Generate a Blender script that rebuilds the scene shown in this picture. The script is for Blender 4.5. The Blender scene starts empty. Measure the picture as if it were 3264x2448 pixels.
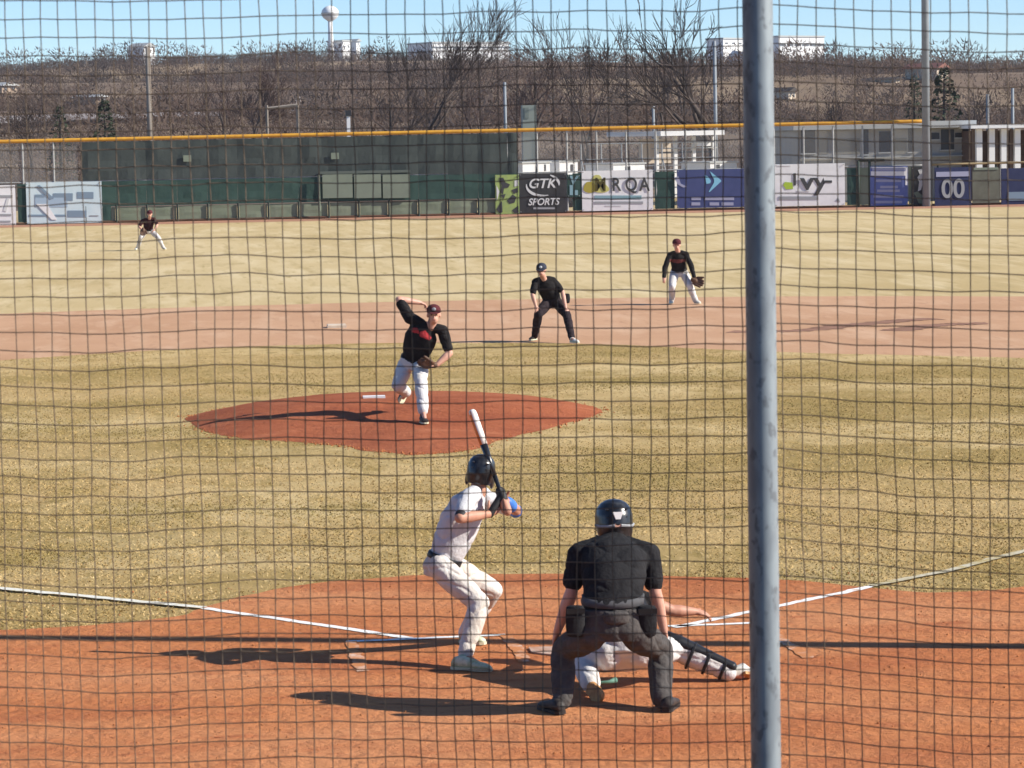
import bpy, bmesh, math, random
import numpy as np
from mathutils import Vector, Matrix, noise

SC = bpy.context.scene
COL = SC.collection
R = math.radians
V = Vector

# ------------------------------------------------------------------ camera
IMW, IMH = 3264.0, 2448.0
CAM = V((-2.6435, -21.5288, 3.8285))
YAW, PITCH, ROLL, FPX = R(5.9334), R(4.7657), R(-1.0367), 9641.8
FWD = V((math.sin(YAW) * math.cos(PITCH), math.cos(YAW) * math.cos(PITCH), -math.sin(PITCH)))
_r = V((math.cos(YAW), -math.sin(YAW), 0)); _u = _r.cross(FWD)
RGT = _r * math.cos(ROLL) + _u * math.sin(ROLL)
UPV = _u * math.cos(ROLL) - _r * math.sin(ROLL)
cd = bpy.data.cameras.new('camera'); cam = bpy.data.objects.new('camera', cd); COL.objects.link(cam)
cam.matrix_world = Matrix(((RGT.x, UPV.x, -FWD.x, CAM.x), (RGT.y, UPV.y, -FWD.y, CAM.y), (RGT.z, UPV.z, -FWD.z, CAM.z), (0, 0, 0, 1)))
cd.sensor_width = 36; cd.lens = FPX / IMW * 36; cd.clip_start = .1; cd.clip_end = 6000
cd.dof.use_dof = True; cd.dof.focus_distance = 38; cd.dof.aperture_fstop = 19
SC.camera = cam

# ------------------------------------------------------------------ world, sun, exposure
SUN_EL, SUN_AZ = R(31.5), R(15)          # azimuth: measured from +x (right) towards the camera
to_sun = V((math.cos(SUN_EL) * math.cos(SUN_AZ), -math.cos(SUN_EL) * math.sin(SUN_AZ), math.sin(SUN_EL)))
w = bpy.data.worlds.new('World'); SC.world = w; w.use_nodes = True
nt = w.node_tree; nt.nodes.clear()
sky = nt.nodes.new('ShaderNodeTexSky'); sky.sky_type = 'NISHITA'; sky.sun_disc = False
sky.sun_elevation = SUN_EL; sky.sun_rotation = math.atan2(to_sun.x, to_sun.y)
sky.altitude = 0; sky.air_density = 0.7; sky.dust_density = 0.0; sky.ozone_density = 6.0
bg = nt.nodes.new('ShaderNodeBackground'); bg.inputs[1].default_value = 0.105
wo = nt.nodes.new('ShaderNodeOutputWorld')
nt.links.new(sky.outputs[0], bg.inputs[0]); nt.links.new(bg.outputs[0], wo.inputs[0])
sd = bpy.data.lights.new('sun', 'SUN'); sd.energy = 5.0; sd.angle = R(.53); sd.color = (1.0, .93, .82)
so = bpy.data.objects.new('sun', sd); COL.objects.link(so); so.location = (20, -10, 30)
so.rotation_euler = (-to_sun).to_track_quat('-Z', 'Y').to_euler()
SC.view_settings.view_transform = 'Standard'; SC.view_settings.look = 'None'
SC.view_settings.exposure = 0.60; SC.view_settings.gamma = 1.0; SC.view_settings.use_curve_mapping = False

# ------------------------------------------------------------------ pixel -> place helpers
def ray(u, v):
    return FWD + RGT * ((u - IMW / 2) / FPX) - UPV * ((v - IMH / 2) / FPX)
def gpt(u, v, z=0.0):
    d = ray(u, v); return CAM + d * ((z - CAM.z) / d.z)
def at(u, v, Y):
    d = ray(u, v); return CAM + d * ((Y - CAM.y) / d.y)
def frame(x0, y0, s):
    return lambda x, y, Y: at(x0 + x / s, y0 + y / s, Y)
def g22(u, v, z=0.0):
    return gpt(u * 1.47559, v * 1.47559, z)
def a22(u, v, Y):
    return at(u * 1.47559, v * 1.47559, Y)

# ------------------------------------------------------------------ object helpers
def tag(o, label=None, cat=None, group=None, kind=None):
    if label: o['label'] = label
    if cat: o['category'] = cat
    if group: o['group'] = group
    if kind: o['kind'] = kind
    return o
def empty(name, loc=(0, 0, 0)):
    o = bpy.data.objects.new(name, None); COL.objects.link(o); o.location = loc; o.empty_display_size = .2
    return o
def link(name, me, mat=None, parent=None, smooth=False):
    """mesh given in world coordinates; a child is stored relative to its root's base"""
    o = bpy.data.objects.new(name, me); COL.objects.link(o)
    if mat is not None and len(me.materials) == 0: me.materials.append(mat)
    if smooth:
        me.polygons.foreach_set('use_smooth', [True] * len(me.polygons))
    if parent is not None:
        o.parent = parent
        t = V((0, 0, 0)); q = parent
        while q is not None: t += q.location; q = q.parent
        me.transform(Matrix.Translation(-t))
    return o
def rebase(o, base):
    """move a top-level mesh's origin to base"""
    o.data.transform(Matrix.Translation(-V(base))); o.location = base; return o
def mesh_from(verts, faces, name='m'):
    me = bpy.data.meshes.new(name); me.from_pydata([tuple(v) for v in verts], [], faces); me.update(); return me
class MB:
    def __init__(s): s.v = []; s.f = []
    def add(s, vs, fs):
        n = len(s.v); s.v += [V(x) for x in vs]; s.f += [tuple(i + n for i in f) for f in fs]; return s
    def box(s, a, b):
        (x0, y0, z0), (x1, y1, z1) = a, b
        return s.add([(x0, y0, z0), (x1, y0, z0), (x1, y1, z0), (x0, y1, z0), (x0, y0, z1), (x1, y0, z1), (x1, y1, z1), (x0, y1, z1)],
                     [(0, 3, 2, 1), (4, 5, 6, 7), (0, 1, 5, 4), (1, 2, 6, 5), (2, 3, 7, 6), (3, 0, 4, 7)])
    def slab(s, pts, n):
        """polygon pts extruded by vector n"""
        k = len(pts); n = V(n)
        return s.add([V(q) for q in pts] + [V(q) + n for q in pts],
                     [tuple(range(k))[::-1], tuple(range(k, 2 * k))] + [(i, (i + 1) % k, k + (i + 1) % k, k + i) for i in range(k)])
    def rings(s, rings, n=12):
        """closed loft; ring = (centre, axis a, axis b)"""
        vs = []; fs = []
        for c, a, b in rings:
            for i in range(n):
                t = 2 * math.pi * i / n; vs.append(c + a * math.cos(t) + b * math.sin(t))
        m = len(rings)
        for j in range(m - 1):
            for i in range(n):
                i2 = (i + 1) % n; fs.append((j * n + i, j * n + i2, (j + 1) * n + i2, (j + 1) * n + i))
        fs.append(tuple(range(n))[::-1]); fs.append(tuple((m - 1) * n + i for i in range(n)))
        return s.add(vs, fs)
    def tube(s, pts, rad, n=8):
        pts = [V(q) for q in pts]
        if not hasattr(rad, '__len__'): rad = [rad] * len(pts)
        rg = []; a = None
        for i, q in enumerate(pts):
            d = (pts[min(i + 1, len(pts) - 1)] - pts[max(i - 1, 0)]).normalized()
            if a is None:
                a = d.orthogonal().normalized()
            else:
                a = (a - d * a.dot(d)).normalized()
            b = d.cross(a); rg.append((q, a * rad[i], b * rad[i]))
        return s.rings(rg, n)
    def limb(s, p0, r0, p1, r1, n=12, mid=None, flat=None, up=None):
        """capsule with two radii; mid = [(t, r)], flat = ratio along up"""
        p0 = V(p0); p1 = V(p1); d = p1 - p0; L = d.length; d = d / max(L, 1e-6)
        a = (up - d * up.dot(d)).normalized() if up is not None else d.orthogonal().normalized()
        b = d.cross(a); fl = flat or 1.0; rg = []
        for t in (-.97, -.8, -.45): k = math.sqrt(1 - t * t); rg.append((p0 + d * t * r0, a * r0 * k * fl, b * r0 * k))
        rg.append((p0, a * r0 * fl, b * r0))
        for t, r in (mid or []): rg.append((p0 + d * L * t, a * r * fl, b * r))
        rg.append((p1, a * r1 * fl, b * r1))
        for t in (.45, .8, .97): k = math.sqrt(1 - t * t); rg.append((p1 + d * t * r1, a * r1 * k * fl, b * r1 * k))
        return s.rings(rg, n)
    def ell(s, c, a, b, e, n=12):
        """ellipsoid with half axes a, b, e (vectors)"""
        rg = []
        for t in (-.985, -.85, -.55, -.2, .2, .55, .85, .985):
            k = math.sqrt(1 - t * t); rg.append((V(c) + V(e) * t, V(a) * k, V(b) * k))
        return s.rings(rg, n)
    def mesh(s, name='m'): return mesh_from(s.v, s.f, name)
    def build(s, name, mat, parent=None, smooth=False): return link(name, s.mesh(name), mat, parent, smooth)

DG = bpy.context.evaluated_depsgraph_get
def remesh(mb, vox, smooth=5, fold=0.0, fscale=9.0, seed=0):
    """unite overlapping closed shapes into one continuous skin"""
    me = mb.mesh('tmp'); bm = bmesh.new(); bm.from_mesh(me); bmesh.ops.recalc_face_normals(bm, faces=bm.faces); bm.to_mesh(me); bm.free()
    o = bpy.data.objects.new('tmp', me); COL.objects.link(o)
    m = o.modifiers.new('r', 'REMESH'); m.mode = 'VOXEL'; m.voxel_size = vox; m.use_smooth_shade = True
    if smooth:
        k = o.modifiers.new('s', 'SMOOTH'); k.factor = .5; k.iterations = smooth
    bpy.context.view_layer.update()
    ev = o.evaluated_get(DG()); out = bpy.data.meshes.new_from_object(ev)
    bpy.data.objects.remove(o); bpy.data.meshes.remove(me)
    if fold:
        off = V((seed * 7.1, seed * 3.3, seed * 1.7))
        nrm = [v.normal.copy() for v in out.vertices]
        for v, nn in zip(out.vertices, nrm):
            q = v.co
            w_ = q + .06 * noise.noise_vector(q * 5 + off); d = .55 * noise.fractal(V((q.x, q.y, q.z * .55)) * fscale + off, 1.0, 2.0, 3) - 1.3 * (1 - abs(noise.noise(V((w_.x * 3.2, w_.y * 3.2, w_.z * 6.5)) + off))) ** 9 - .5 * (1 - abs(noise.noise(V((w_.x * 7, w_.y * 7, w_.z * 4)) - off))) ** 9
            v.co += nn * (d * fold)
    out.update(); out.materials.clear()
    return out

# ------------------------------------------------------------------ materials
MATS = {}
def mat(name, col, rough=.85, col2=None, scale=6.0, detail=4, bump=0.0, bscale=60.0, spec=.3, metal=0.0, lo=.35, hi=.65, stretch=(1, 1, 1), coat=0.0):
    if name in MATS: return MATS[name]
    m = bpy.data.materials.new(name); m.use_nodes = True; n = m.node_tree; b = n.nodes['Principled BSDF']
    b.inputs['Roughness'].default_value = rough; b.inputs['Metallic'].default_value = metal
    b.inputs['Specular IOR Level'].default_value = spec
    if coat: b.inputs['Coat Weight'].default_value = coat; b.inputs['Coat Roughness'].default_value = .15
    b.inputs['Base Color'].default_value = (*col, 1)
    tc = n.nodes.new('ShaderNodeTexCoord'); mp = n.nodes.new('ShaderNodeMapping'); mp.inputs['Scale'].default_value = stretch
    n.links.new(tc.outputs['Object'], mp.inputs[0])
    if col2:
        t = n.nodes.new('ShaderNodeTexNoise'); t.inputs['Scale'].default_value = scale; t.inputs['Detail'].default_value = detail
        t.inputs['Roughness'].default_value = .65
        r = n.nodes.new('ShaderNodeValToRGB'); r.color_ramp.elements[0].position = lo; r.color_ramp.elements[1].position = hi
        r.color_ramp.elements[0].color = (*col, 1); r.color_ramp.elements[1].color = (*col2, 1)
        n.links.new(mp.outputs[0], t.inputs[0]); n.links.new(t.outputs[0], r.inputs[0]); n.links.new(r.outputs[0], b.inputs['Base Color'])
    if bump:
        t2 = n.nodes.new('ShaderNodeTexNoise'); t2.inputs['Scale'].default_value = bscale; t2.inputs['Detail'].default_value = 4
        bp = n.nodes.new('ShaderNodeBump'); bp.inputs['Strength'].default_value = bump; bp.inputs['Distance'].default_value = .02
        n.links.new(mp.outputs[0], t2.inputs[0]); n.links.new(t2.outputs[0], bp.inputs['Height']); n.links.new(bp.outputs[0], b.inputs['Normal'])
    MATS[name] = m; return m
def ground_mat(name, layers, rough=.95, bump=.6, bscale=30, bdist=.03):
    """layers: [(colour, scale, lo, hi, stretch)], each mixed over the one before by its own noise"""
    m = bpy.data.materials.new(name); m.use_nodes = True; n = m.node_tree; b = n.nodes['Principled BSDF']
    b.inputs['Roughness'].default_value = rough; b.inputs['Specular IOR Level'].default_value = .1
    geo = n.nodes.new('ShaderNodeNewGeometry'); prev = None
    for i, (c, sc, lo, hi, st) in enumerate(layers):
        if i == 0:
            rg = n.nodes.new('ShaderNodeRGB'); rg.outputs[0].default_value = (*c, 1); prev = rg.outputs[0]; continue
        mp = n.nodes.new('ShaderNodeMapping'); mp.inputs['Scale'].default_value = st; mp.inputs['Location'].default_value = (i * 3.7, i * 1.9, 0)
        t = n.nodes.new('ShaderNodeTexNoise'); t.inputs['Scale'].default_value = sc; t.inputs['Detail'].default_value = 5; t.inputs['Roughness'].default_value = .6
        mr = n.nodes.new('ShaderNodeMapRange'); mr.inputs[1].default_value = lo; mr.inputs[2].default_value = hi
        mx = n.nodes.new('ShaderNodeMixRGB'); mx.inputs[2].default_value = (*c, 1)
        n.links.new(geo.outputs['Position'], mp.inputs[0]); n.links.new(mp.outputs[0], t.inputs[0]); n.links.new(t.outputs[0], mr.inputs[0])
        n.links.new(mr.outputs[0], mx.inputs[0]); n.links.new(prev, mx.inputs[1]); prev = mx.outputs[0]
    n.links.new(prev, b.inputs['Base Color'])
    t2 = n.nodes.new('ShaderNodeTexNoise'); t2.inputs['Scale'].default_value = bscale; t2.inputs['Detail'].default_value = 6; t2.inputs['Roughness'].default_value = .7
    bp = n.nodes.new('ShaderNodeBump'); bp.inputs['Strength'].default_value = bump; bp.inputs['Distance'].default_value = bdist
    n.links.new(geo.outputs['Position'], t2.inputs[0]); n.links.new(t2.outputs[0], bp.inputs['Height']); n.links.new(bp.outputs[0], b.inputs['Normal'])
    return m
def attr_mat(name, rough=.9, trans=0.0):
    m = bpy.data.materials.new(name); m.use_nodes = True; n = m.node_tree; b = n.nodes['Principled BSDF']
    a = n.nodes.new('ShaderNodeAttribute'); a.attribute_name = 'tint'; n.links.new(a.outputs['Color'], b.inputs['Base Color'])
    b.inputs['Roughness'].default_value = rough; b.inputs['Specular IOR Level'].default_value = .1
    return m

random.seed(11); rng = np.random.default_rng(5)

# ================================================================== SETTING
W1 = (1, 1, 1)
M_out = ground_mat('straw_outfield', [((0.564, 0.442, 0.239), 1, 0, 1, W1), ((0.470, 0.353, 0.170), .12, .42, .64, (.5, .5, 1)), ((0.620, 0.502, 0.294), .9, .48, .68, (1, .16, 1)), ((0.423, 0.321, 0.152), 1.6, .54, .72, (1, .12, 1)), ((0.395, 0.298, 0.129), 3.5, .58, .72, (1, .12, 1))], bscale=6, bump=.5)
M_in = ground_mat('olive_infield_grass', [((0.496, 0.349, 0.152), 1, 0, 1, W1), ((0.358, 0.256, 0.092), .16, .44, .58, (.8, 1, 1)), ((0.589, 0.442, 0.216), .24, .50, .62, (.8, 1, 1)), ((0.368, 0.261, 0.092), 1.1, .52, .68, (1, .5, 1)), ((0.312, 0.224, 0.078), 4, .56, .70, (1, .4, 1)), ((0.589, 0.447, 0.220), 9, .60, .74, (1, .5, 1))], bscale=20, bump=.8, bdist=.04)
M_dirt = ground_mat('pale_infield_clay', [((0.532, 0.320, 0.191), 1, 0, 1, W1), ((0.465, 0.267, 0.153), .3, .44, .64, (.5, .6, 1)), ((0.580, 0.373, 0.237), 1.2, .5, .70, (1, .25, 1)), ((0.427, 0.242, 0.140), 4, .58, .74, (1, .2, 1))], bscale=8, bump=.5)
M_home = ground_mat('orange_home_clay', [((0.520, 0.193, 0.073), 1, 0, 1, W1), ((0.580, 0.249, 0.110), .45, .42, .62, (.5, 1, 1)), ((0.420, 0.136, 0.053), .7, .50, .68, (.4, 1, 1)), ((0.440, 0.150, 0.062), 4, .52, .70, (.5, 1, 1)), ((0.290, 0.089, 0.037), 13, .64, .73, (.8, 1, 1)), ((0.600, 0.282, 0.145), 26, .62, .74, W1)], bscale=9, bump=1.0, bdist=.05)
M_mound = ground_mat('red_mound_clay', [((.37, .115, .052), 1, 0, 1, W1), ((.29, .083, .038), .9, .45, .66, (.5, 1, 1)), ((.43, .15, .072), 2.5, .52, .70, (.5, 1, 1)), ((.24, .068, .03), 9, .60, .72, (.5, 1, 1))], bscale=8, bump=.9, bdist=.05)
M_warn = ground_mat('warning_track', [((.42, .23, .15), 1, 0, 1, (1, 1, 1)), ((.34, .17, .11), 1.2, .4, .7, (.3, 1, 1))])
M_hill = ground_mat('brown_hillside', [((.165, .118, .086), 1, 0, 1, W1), ((.26, .195, .13), .018, .45, .60, (.3, 1, 1)), ((.10, .075, .058), .05, .5, .7, (.5, 1, 1)), ((.33, .25, .16), .012, .58, .66, (.25, 1, 1))], bscale=.5, bump=.3)

def sheet(name, poly, z, m, inset=None, jitter=0.0, step=.35):
    """flat polygon sheet with a slightly ragged edge"""
    pts = []
    k = len(poly)
    for i in range(k):
        a = V((*poly[i], 0)); b = V((*poly[(i + 1) % k], 0)); L = (b - a).length; n = max(1, min(60, int(L / step)))
        for j in range(n):
            q = a.lerp(b, j / n); nn = (b - a).normalized().cross(V((0, 0, 1)))
            q = q + nn * jitter * (noise.noise(q * 1.3) + .7 * noise.noise(q * 4.1) + .5 * noise.noise(q * 11))
            pts.append(V((q.x, q.y, z)))
    bm = bmesh.new(); vs = [bm.verts.new(q) for q in pts]; es = [bm.edges.new((vs[i], vs[(i + 1) % len(vs)])) for i in range(len(vs))]
    bmesh.ops.triangle_fill(bm, use_beauty=True, edges=es)
    for f in bm.faces:
        if f.normal.z < 0: f.normal_flip()
    me = bpy.data.meshes.new(name); bm.to_mesh(me); bm.free()
    o = link(name, me, m); tag(o, kind='structure'); return o

def catmull(pts, n=6, closed=False):
    out = []; k = len(pts)
    for i in range(k if closed else k - 1):
        p0, p1, p2, p3 = (pts[(i - 1) % k] if closed or i > 0 else pts[0]), pts[i], pts[(i + 1) % k], (pts[(i + 2) % k] if closed or i + 2 < k else pts[-1])
        for j in range(n):
            t = j / n
            out.append(tuple(.5 * (2 * b + (c - a) * t + (2 * a - 5 * b + 4 * c - d) * t * t + (3 * b - a - 3 * c + d) * t ** 3) for a, b, c, d in zip(p0, p1, p2, p3)))
    if not closed: out.append(pts[-1])
    return out

# big ground sheet: flat field, then the ground rises to the ridge behind the fence
RIDGE = [(-400, 18), (-140, 19.5), (-101, 20.0), (-84, 20.6), (-66, 20.6), (-50, 20.4), (-36, 21.2), (-18, 21.5), (-7, 21.6), (20, 21.4), (52, 21.0), (90, 20.0), (105, 20.0), (125, 19.2), (165, 18.0), (198, 17.4), (420, 15)]
RX = np.array([a for a, b in RIDGE], float); RZ = np.array([b for a, b in RIDGE], float)
def hill_z(x, y):
    t = np.clip((y - 146) / (640 - 146), 0, 1.6)
    prof = np.where(t < 1, .62 * t + .38 * t * t * (3 - 2 * t), 1.0 - .12 * (t - 1))
    z = (np.interp(x, RX, RZ) - 2.6) * prof
    z = z + np.where(y > 175, (2.0 * np.sin(y * .05 + .012 * x + 1.3 * np.sin(x * .02)) * np.clip((640 - y) / 200, 0, 1) + .9 * np.sin(x * .031 + y * .013)) * np.clip((y - 175) / 160, 0, 1), 0)
    return np.where(y < 146, 0.0, np.maximum(z, 0))
def hz(x, y): return float(hill_z(np.array([x], float), np.array([y], float))[0])
def grid_mesh(name, xs, ys, zf):
    X, Y = np.meshgrid(xs, ys); Z = zf(X, Y); nx = len(xs); ny = len(ys)
    co = np.stack([X, Y, Z], -1).reshape(-1, 3)
    i = np.arange(nx * ny).reshape(ny, nx); f = np.stack([i[:-1, :-1], i[:-1, 1:], i[1:, 1:], i[1:, :-1]], -1).reshape(-1, 4)
    return mesh_from(co.tolist(), f.tolist(), name)
o = link('ground', grid_mesh('ground', np.array([-400, -150, -60, 0, 60, 150, 400.]), np.array([-120, -40, 0, 40, 80, 120, 146.]), lambda X, Y: X * 0), M_out); tag(o, kind='structure')
o = link('hillside', grid_mesh('hillside', np.concatenate([np.linspace(-900, -150, 16), np.linspace(-140, 260, 90), np.linspace(280, 1000, 16)]), np.concatenate([np.linspace(146, 340, 50), np.linspace(348, 700, 50), np.array([730, 780.])]), hill_z), M_hill, smooth=True); tag(o, kind='structure')

# infield clay
arc = [(1 + 29.2 * math.sin(a), 18.3 + 29.2 * math.cos(a)) for a in np.linspace(R(-88), R(88), 70)]
sheet('infield_dirt', arc + [(28, 4), (-26, 4)], .004, M_dirt, jitter=.12)
far_edge = catmull([(-13, 26.5), (-9.5, 29.6), (-6.1, 31.8), (-3.3, 33.4), (-.35, 33.85), (2.2, 33.3), (4.6, 32.0), (7.3, 29.0), (10.7, 26.4), (14, 22.6)], 4)
sheet('infield_grass', far_edge + [(20, 15), (26, 8), (40, -2), (40, -30), (-40, -30), (-40, 0), (-24, 14)], .010, M_in, jitter=.10)
home_edge = catmull([(-9, 2.5), (-6, 2.3), (-4.24, 2.2), (-3.38, 2.31), (-2.87, 2.6), (-2.69, 2.96), (-2.34, 3.53), (-1.82, 4.04), (-1.21, 4.32), (-.41, 4.38), (.77, 4.13), (2.0, 3.52), (2.59, 3.12), (2.81, 2.88), (3.23, 2.51), (3.81, 2.5), (4.2, 2.7), (6, 3.3), (9, 4)], 4)
sheet('home_plate_dirt', home_edge + [(12, -4), (12, -16), (-12, -16), (-12, -4)], .016, M_home, jitter=.05, step=.12)
# warning track along the fence
sheet('warning_track', [(x, 114.6 - .0012 * (x - 8) ** 2) for x in range(-60, 81, 10)] + [(x, 121 - .0012 * (x - 8) ** 2) for x in range(80, -61, -10)], .004, M_warn, jitter=.25, step=1)

# pitcher's mound: raised clay, long tongue worn out in front
MC = V((0, 19.2, 0))
mfront = [tuple(gpt(u, v).xy) for u, v in ((598, 1338), (632, 1368), (705, 1390), (800, 1404), (960, 1412), (1090, 1424), (1180, 1440), (1300, 1452), (1430, 1448), (1540, 1426), (1630, 1396), (1783, 1360), (1870, 1336), (1915, 1314))]
mback = [(2.84 * math.cos(a), 19.3 + 3.0 * math.sin(a)) for a in np.linspace(.3, math.pi - .35, 9)]
outl = catmull(mfront + mback, 5, closed=True)
vs = []; fs = []; nr = 14; k = len(outl)
for j in range(nr + 1):
    t = j / nr
    for i, (x, y) in enumerate(outl):
        q = V((x, y, 0)); jt = 1 + .035 * noise.noise(q * 2.1) + .02 * noise.noise(q * 9) if j == nr else 1
        p_ = MC.lerp(q, t * jt)
        dq = q - MC; z = .015 + .235 * (1 - t ** (3.2 - 2.45 * max(0, -dq.y / max(dq.length, .01)) ** 1.5)) + (.012 * noise.noise(p_ * 3) if j < nr else 0)
        vs.append((p_.x, p_.y, z if j < nr else .013))
for j in range(nr):
    for i in range(k): fs.append((j * k + i, j * k + (i + 1) % k, (j + 1) * k + (i + 1) % k, (j + 1) * k + i))
me = mesh_from(vs, fs, 'pitchers_mound'); bm = bmesh.new(); bm.from_mesh(me); bmesh.ops.remove_doubles(bm, verts=bm.verts, dist=1e-4); bmesh.ops.recalc_face_normals(bm, faces=bm.faces)
if sum(f.normal.z for f in bm.faces) < 0: bmesh.ops.reverse_faces(bm, faces=bm.faces)
bm.to_mesh(me); bm.free()
tag(link('pitchers_mound', me, M_mound, smooth=True), kind='structure')
def mound_z(x, y):
    best = 0; q = V((x, y, 0)) - MC; a = math.atan2(q.y, q.x); rr = q.length; bd = 9; br = 1
    for (ox, oy) in outl:
        d = V((ox, oy, 0)) - MC; da = abs((math.atan2(d.y, d.x) - a + math.pi) % (2 * math.pi) - math.pi)
        if da < bd: bd = da; br = d.length
    return .015 + .235 * max(0, 1 - (rr / br) ** (3.2 - 2.45 * max(0, -q.y / max(rr, .01)) ** 1.5))

# chalk lines
M_chalk = ground_mat('white_chalk', [((.85, .84, .80), 1, 0, 1, (1, 1, 1)), ((.62, .40, .28), 9, .58, .72, (1, 1, 1))], bump=.4, bscale=40)
M_worn = ground_mat('worn_chalk', [((.53, .22, .09), 1, 0, 1, (1, 1, 1)), ((.70, .56, .46), 5, .46, .70, (1, 1, 1)), ((.52, .21, .085), 23, .45, .62, (1, 1, 1))], bump=.4, bscale=40)
M_paint = ground_mat('faded_line_paint', [((.74, .73, .64), 1, 0, 1, (1, 1, 1)), ((.44, .36, .18), 7, .56, .72, (1, 1, 1))], bump=.4, bscale=40)
M_faint = ground_mat('faint_line_paint', [((.56, .51, .38), 1, 0, 1, (1, 1, 1)), ((.46, .37, .18), 5, .44, .60, (1, 1, 1))], bump=.4, bscale=40)
def stripe(name, pts, wd, m, z, ragged=0.15, seed=0):
    mb = MB(); pts = [V((x, y, 0)) for x, y in pts]
    for i in range(len(pts) - 1):
        a, b = pts[i], pts[i + 1]; L = (b - a).length; d = (b - a) / L; nn = V((-d.y, d.x, 0)); n = max(1, int(L / .05)) if L < 6 else 60; prev = None
        for j in range(n + 1):
            c = a + d * L * j / n; k = V((seed * 3.1, 0, 0)); w1 = wd * (.5 + ragged * (noise.noise(c * 9 + k) + .6 * noise.noise(c * 31 + k))); w2 = wd * (.5 + ragged * (noise.noise(c * 9 - k) + .6 * noise.noise(c * 31 - k)))
            c = c + nn * .012 * noise.noise(c * 2)
            zz = V((0, 0, z)); cur = (c + nn * max(.004, w1) + zz, c - nn * max(.004, w2) + zz)
            if prev: mb.add([prev[1], cur[1], cur[0], prev[0]], [(0, 1, 2, 3)])
            prev = cur
    o = mb.build(name, m); tag(o, kind='structure'); return o
def gl(P): return [tuple(gpt(u, v).xy) for u, v in P]
Lp = gl([(651, 1946), (814, 1969.5), (1000, 1996.5), (1203, 2026), (1310, 2042)])
stripe('foul_line', Lp, .085, M_chalk, .021, .15, 1)
q0 = V(Lp[0]); q1 = gpt(0, 1884).xy; stripe('foul_line', [tuple(q0), tuple(q1), tuple(q1 + (q1 - q0) * 5)], .10, M_paint, .028, .2, 2)
Rp = gl([(2150, 2008), (2383, 1960), (2479, 1940), (2778, 1876)])
stripe('foul_line', Rp, .085, M_chalk, .021, .25, 3)
q0 = V(Rp[-1]); q1 = gpt(3264, 1765).xy; stripe('foul_line', [tuple(q0), tuple(gpt(3013, 1830).xy), tuple(q1), tuple(q1 + (q1 - q0) * 5)], .09, M_faint, .028, .25, 4)
bl, br_ = gpt(1105, 2053).xy, gpt(1612, 2031).xy; cl, cr = gpt(2130, 2004).xy, gpt(2420, 1993).xy
down = V((0.0, -1.83))
stripe('batters_box', [tuple(bl), tuple(br_)], .07, M_chalk, .021, .2, 5)
stripe('batters_box', [tuple(bl + V((.03, 0))), tuple(bl + V((.05, -1.3)))], .09, M_worn, .0215, .25, 6)
stripe('batters_box', [tuple(br_ + V((0, 0))), tuple(br_ + V((.02, -1.2)))], .09, M_worn, .0215, .25, 7)
stripe('batters_box', [tuple(cl), tuple(cr)], .07, M_chalk, .021, .2, 8)
stripe('batters_box', [tuple(cr), tuple(cr + V((.05, -1.6)))], .09, M_worn, .0215, .25, 9)

# dark streaks curving through the far infield clay
M_streak = ground_mat('dark_clay', [((.27, .15, .10), 1, 0, 1, (1, 1, 1)), ((.36, .205, .14), 2, .45, .7, (1, 1, 1))], bump=.3)
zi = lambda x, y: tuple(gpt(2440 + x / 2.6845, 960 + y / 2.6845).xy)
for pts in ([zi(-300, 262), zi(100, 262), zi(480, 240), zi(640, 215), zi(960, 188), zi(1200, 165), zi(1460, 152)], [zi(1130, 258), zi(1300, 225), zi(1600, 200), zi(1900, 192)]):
    stripe('dark_streak', catmull(pts, 4), .62, M_streak, .009, .3, 12)

# loose clods scattered over the home clay
def scatter_clods():
    n = 2100; P = np.stack([rng.uniform(-5.5, 5, n), rng.uniform(-5, 4.0, n)], 1); q_ = np.array(outl)[rng.integers(0, len(outl), 900)]; P[1200:] = q_ + rng.normal(0, .10, (900, 2)) - .02 * (q_ - np.array([0, 19.2])); s = rng.uniform(.004, .013, n) * rng.uniform(.5, 1.2, n); s[1200:] *= 1.7
    base = np.array([(1, 0, 0), (0, 1, 0), (-1, 0, 0), (0, -1, 0), (0, 0, .8), (0, 0, -.5)]); F = np.array([(0, 1, 4), (1, 2, 4), (2, 3, 4), (3, 0, 4), (1, 0, 5), (2, 1, 5), (3, 2, 5), (0, 3, 5)])
    vv = base[None] * s[:, None, None] * rng.uniform(.7, 1.3, (n, 6, 1)); vv[..., 0] += P[:, :1]; vv[..., 1] += P[:, 1:]; vv[..., 2] += .018
    ff = F[None] + (np.arange(n) * 6)[:, None, None]
    o = link('clay_clods', mesh_from(vv.reshape(-1, 3).tolist(), ff.reshape(-1, 3).tolist()), M_home); tag(o, 'small loose clods of orange clay around home plate', 'clay', kind='stuff')
scatter_clods()

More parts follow.
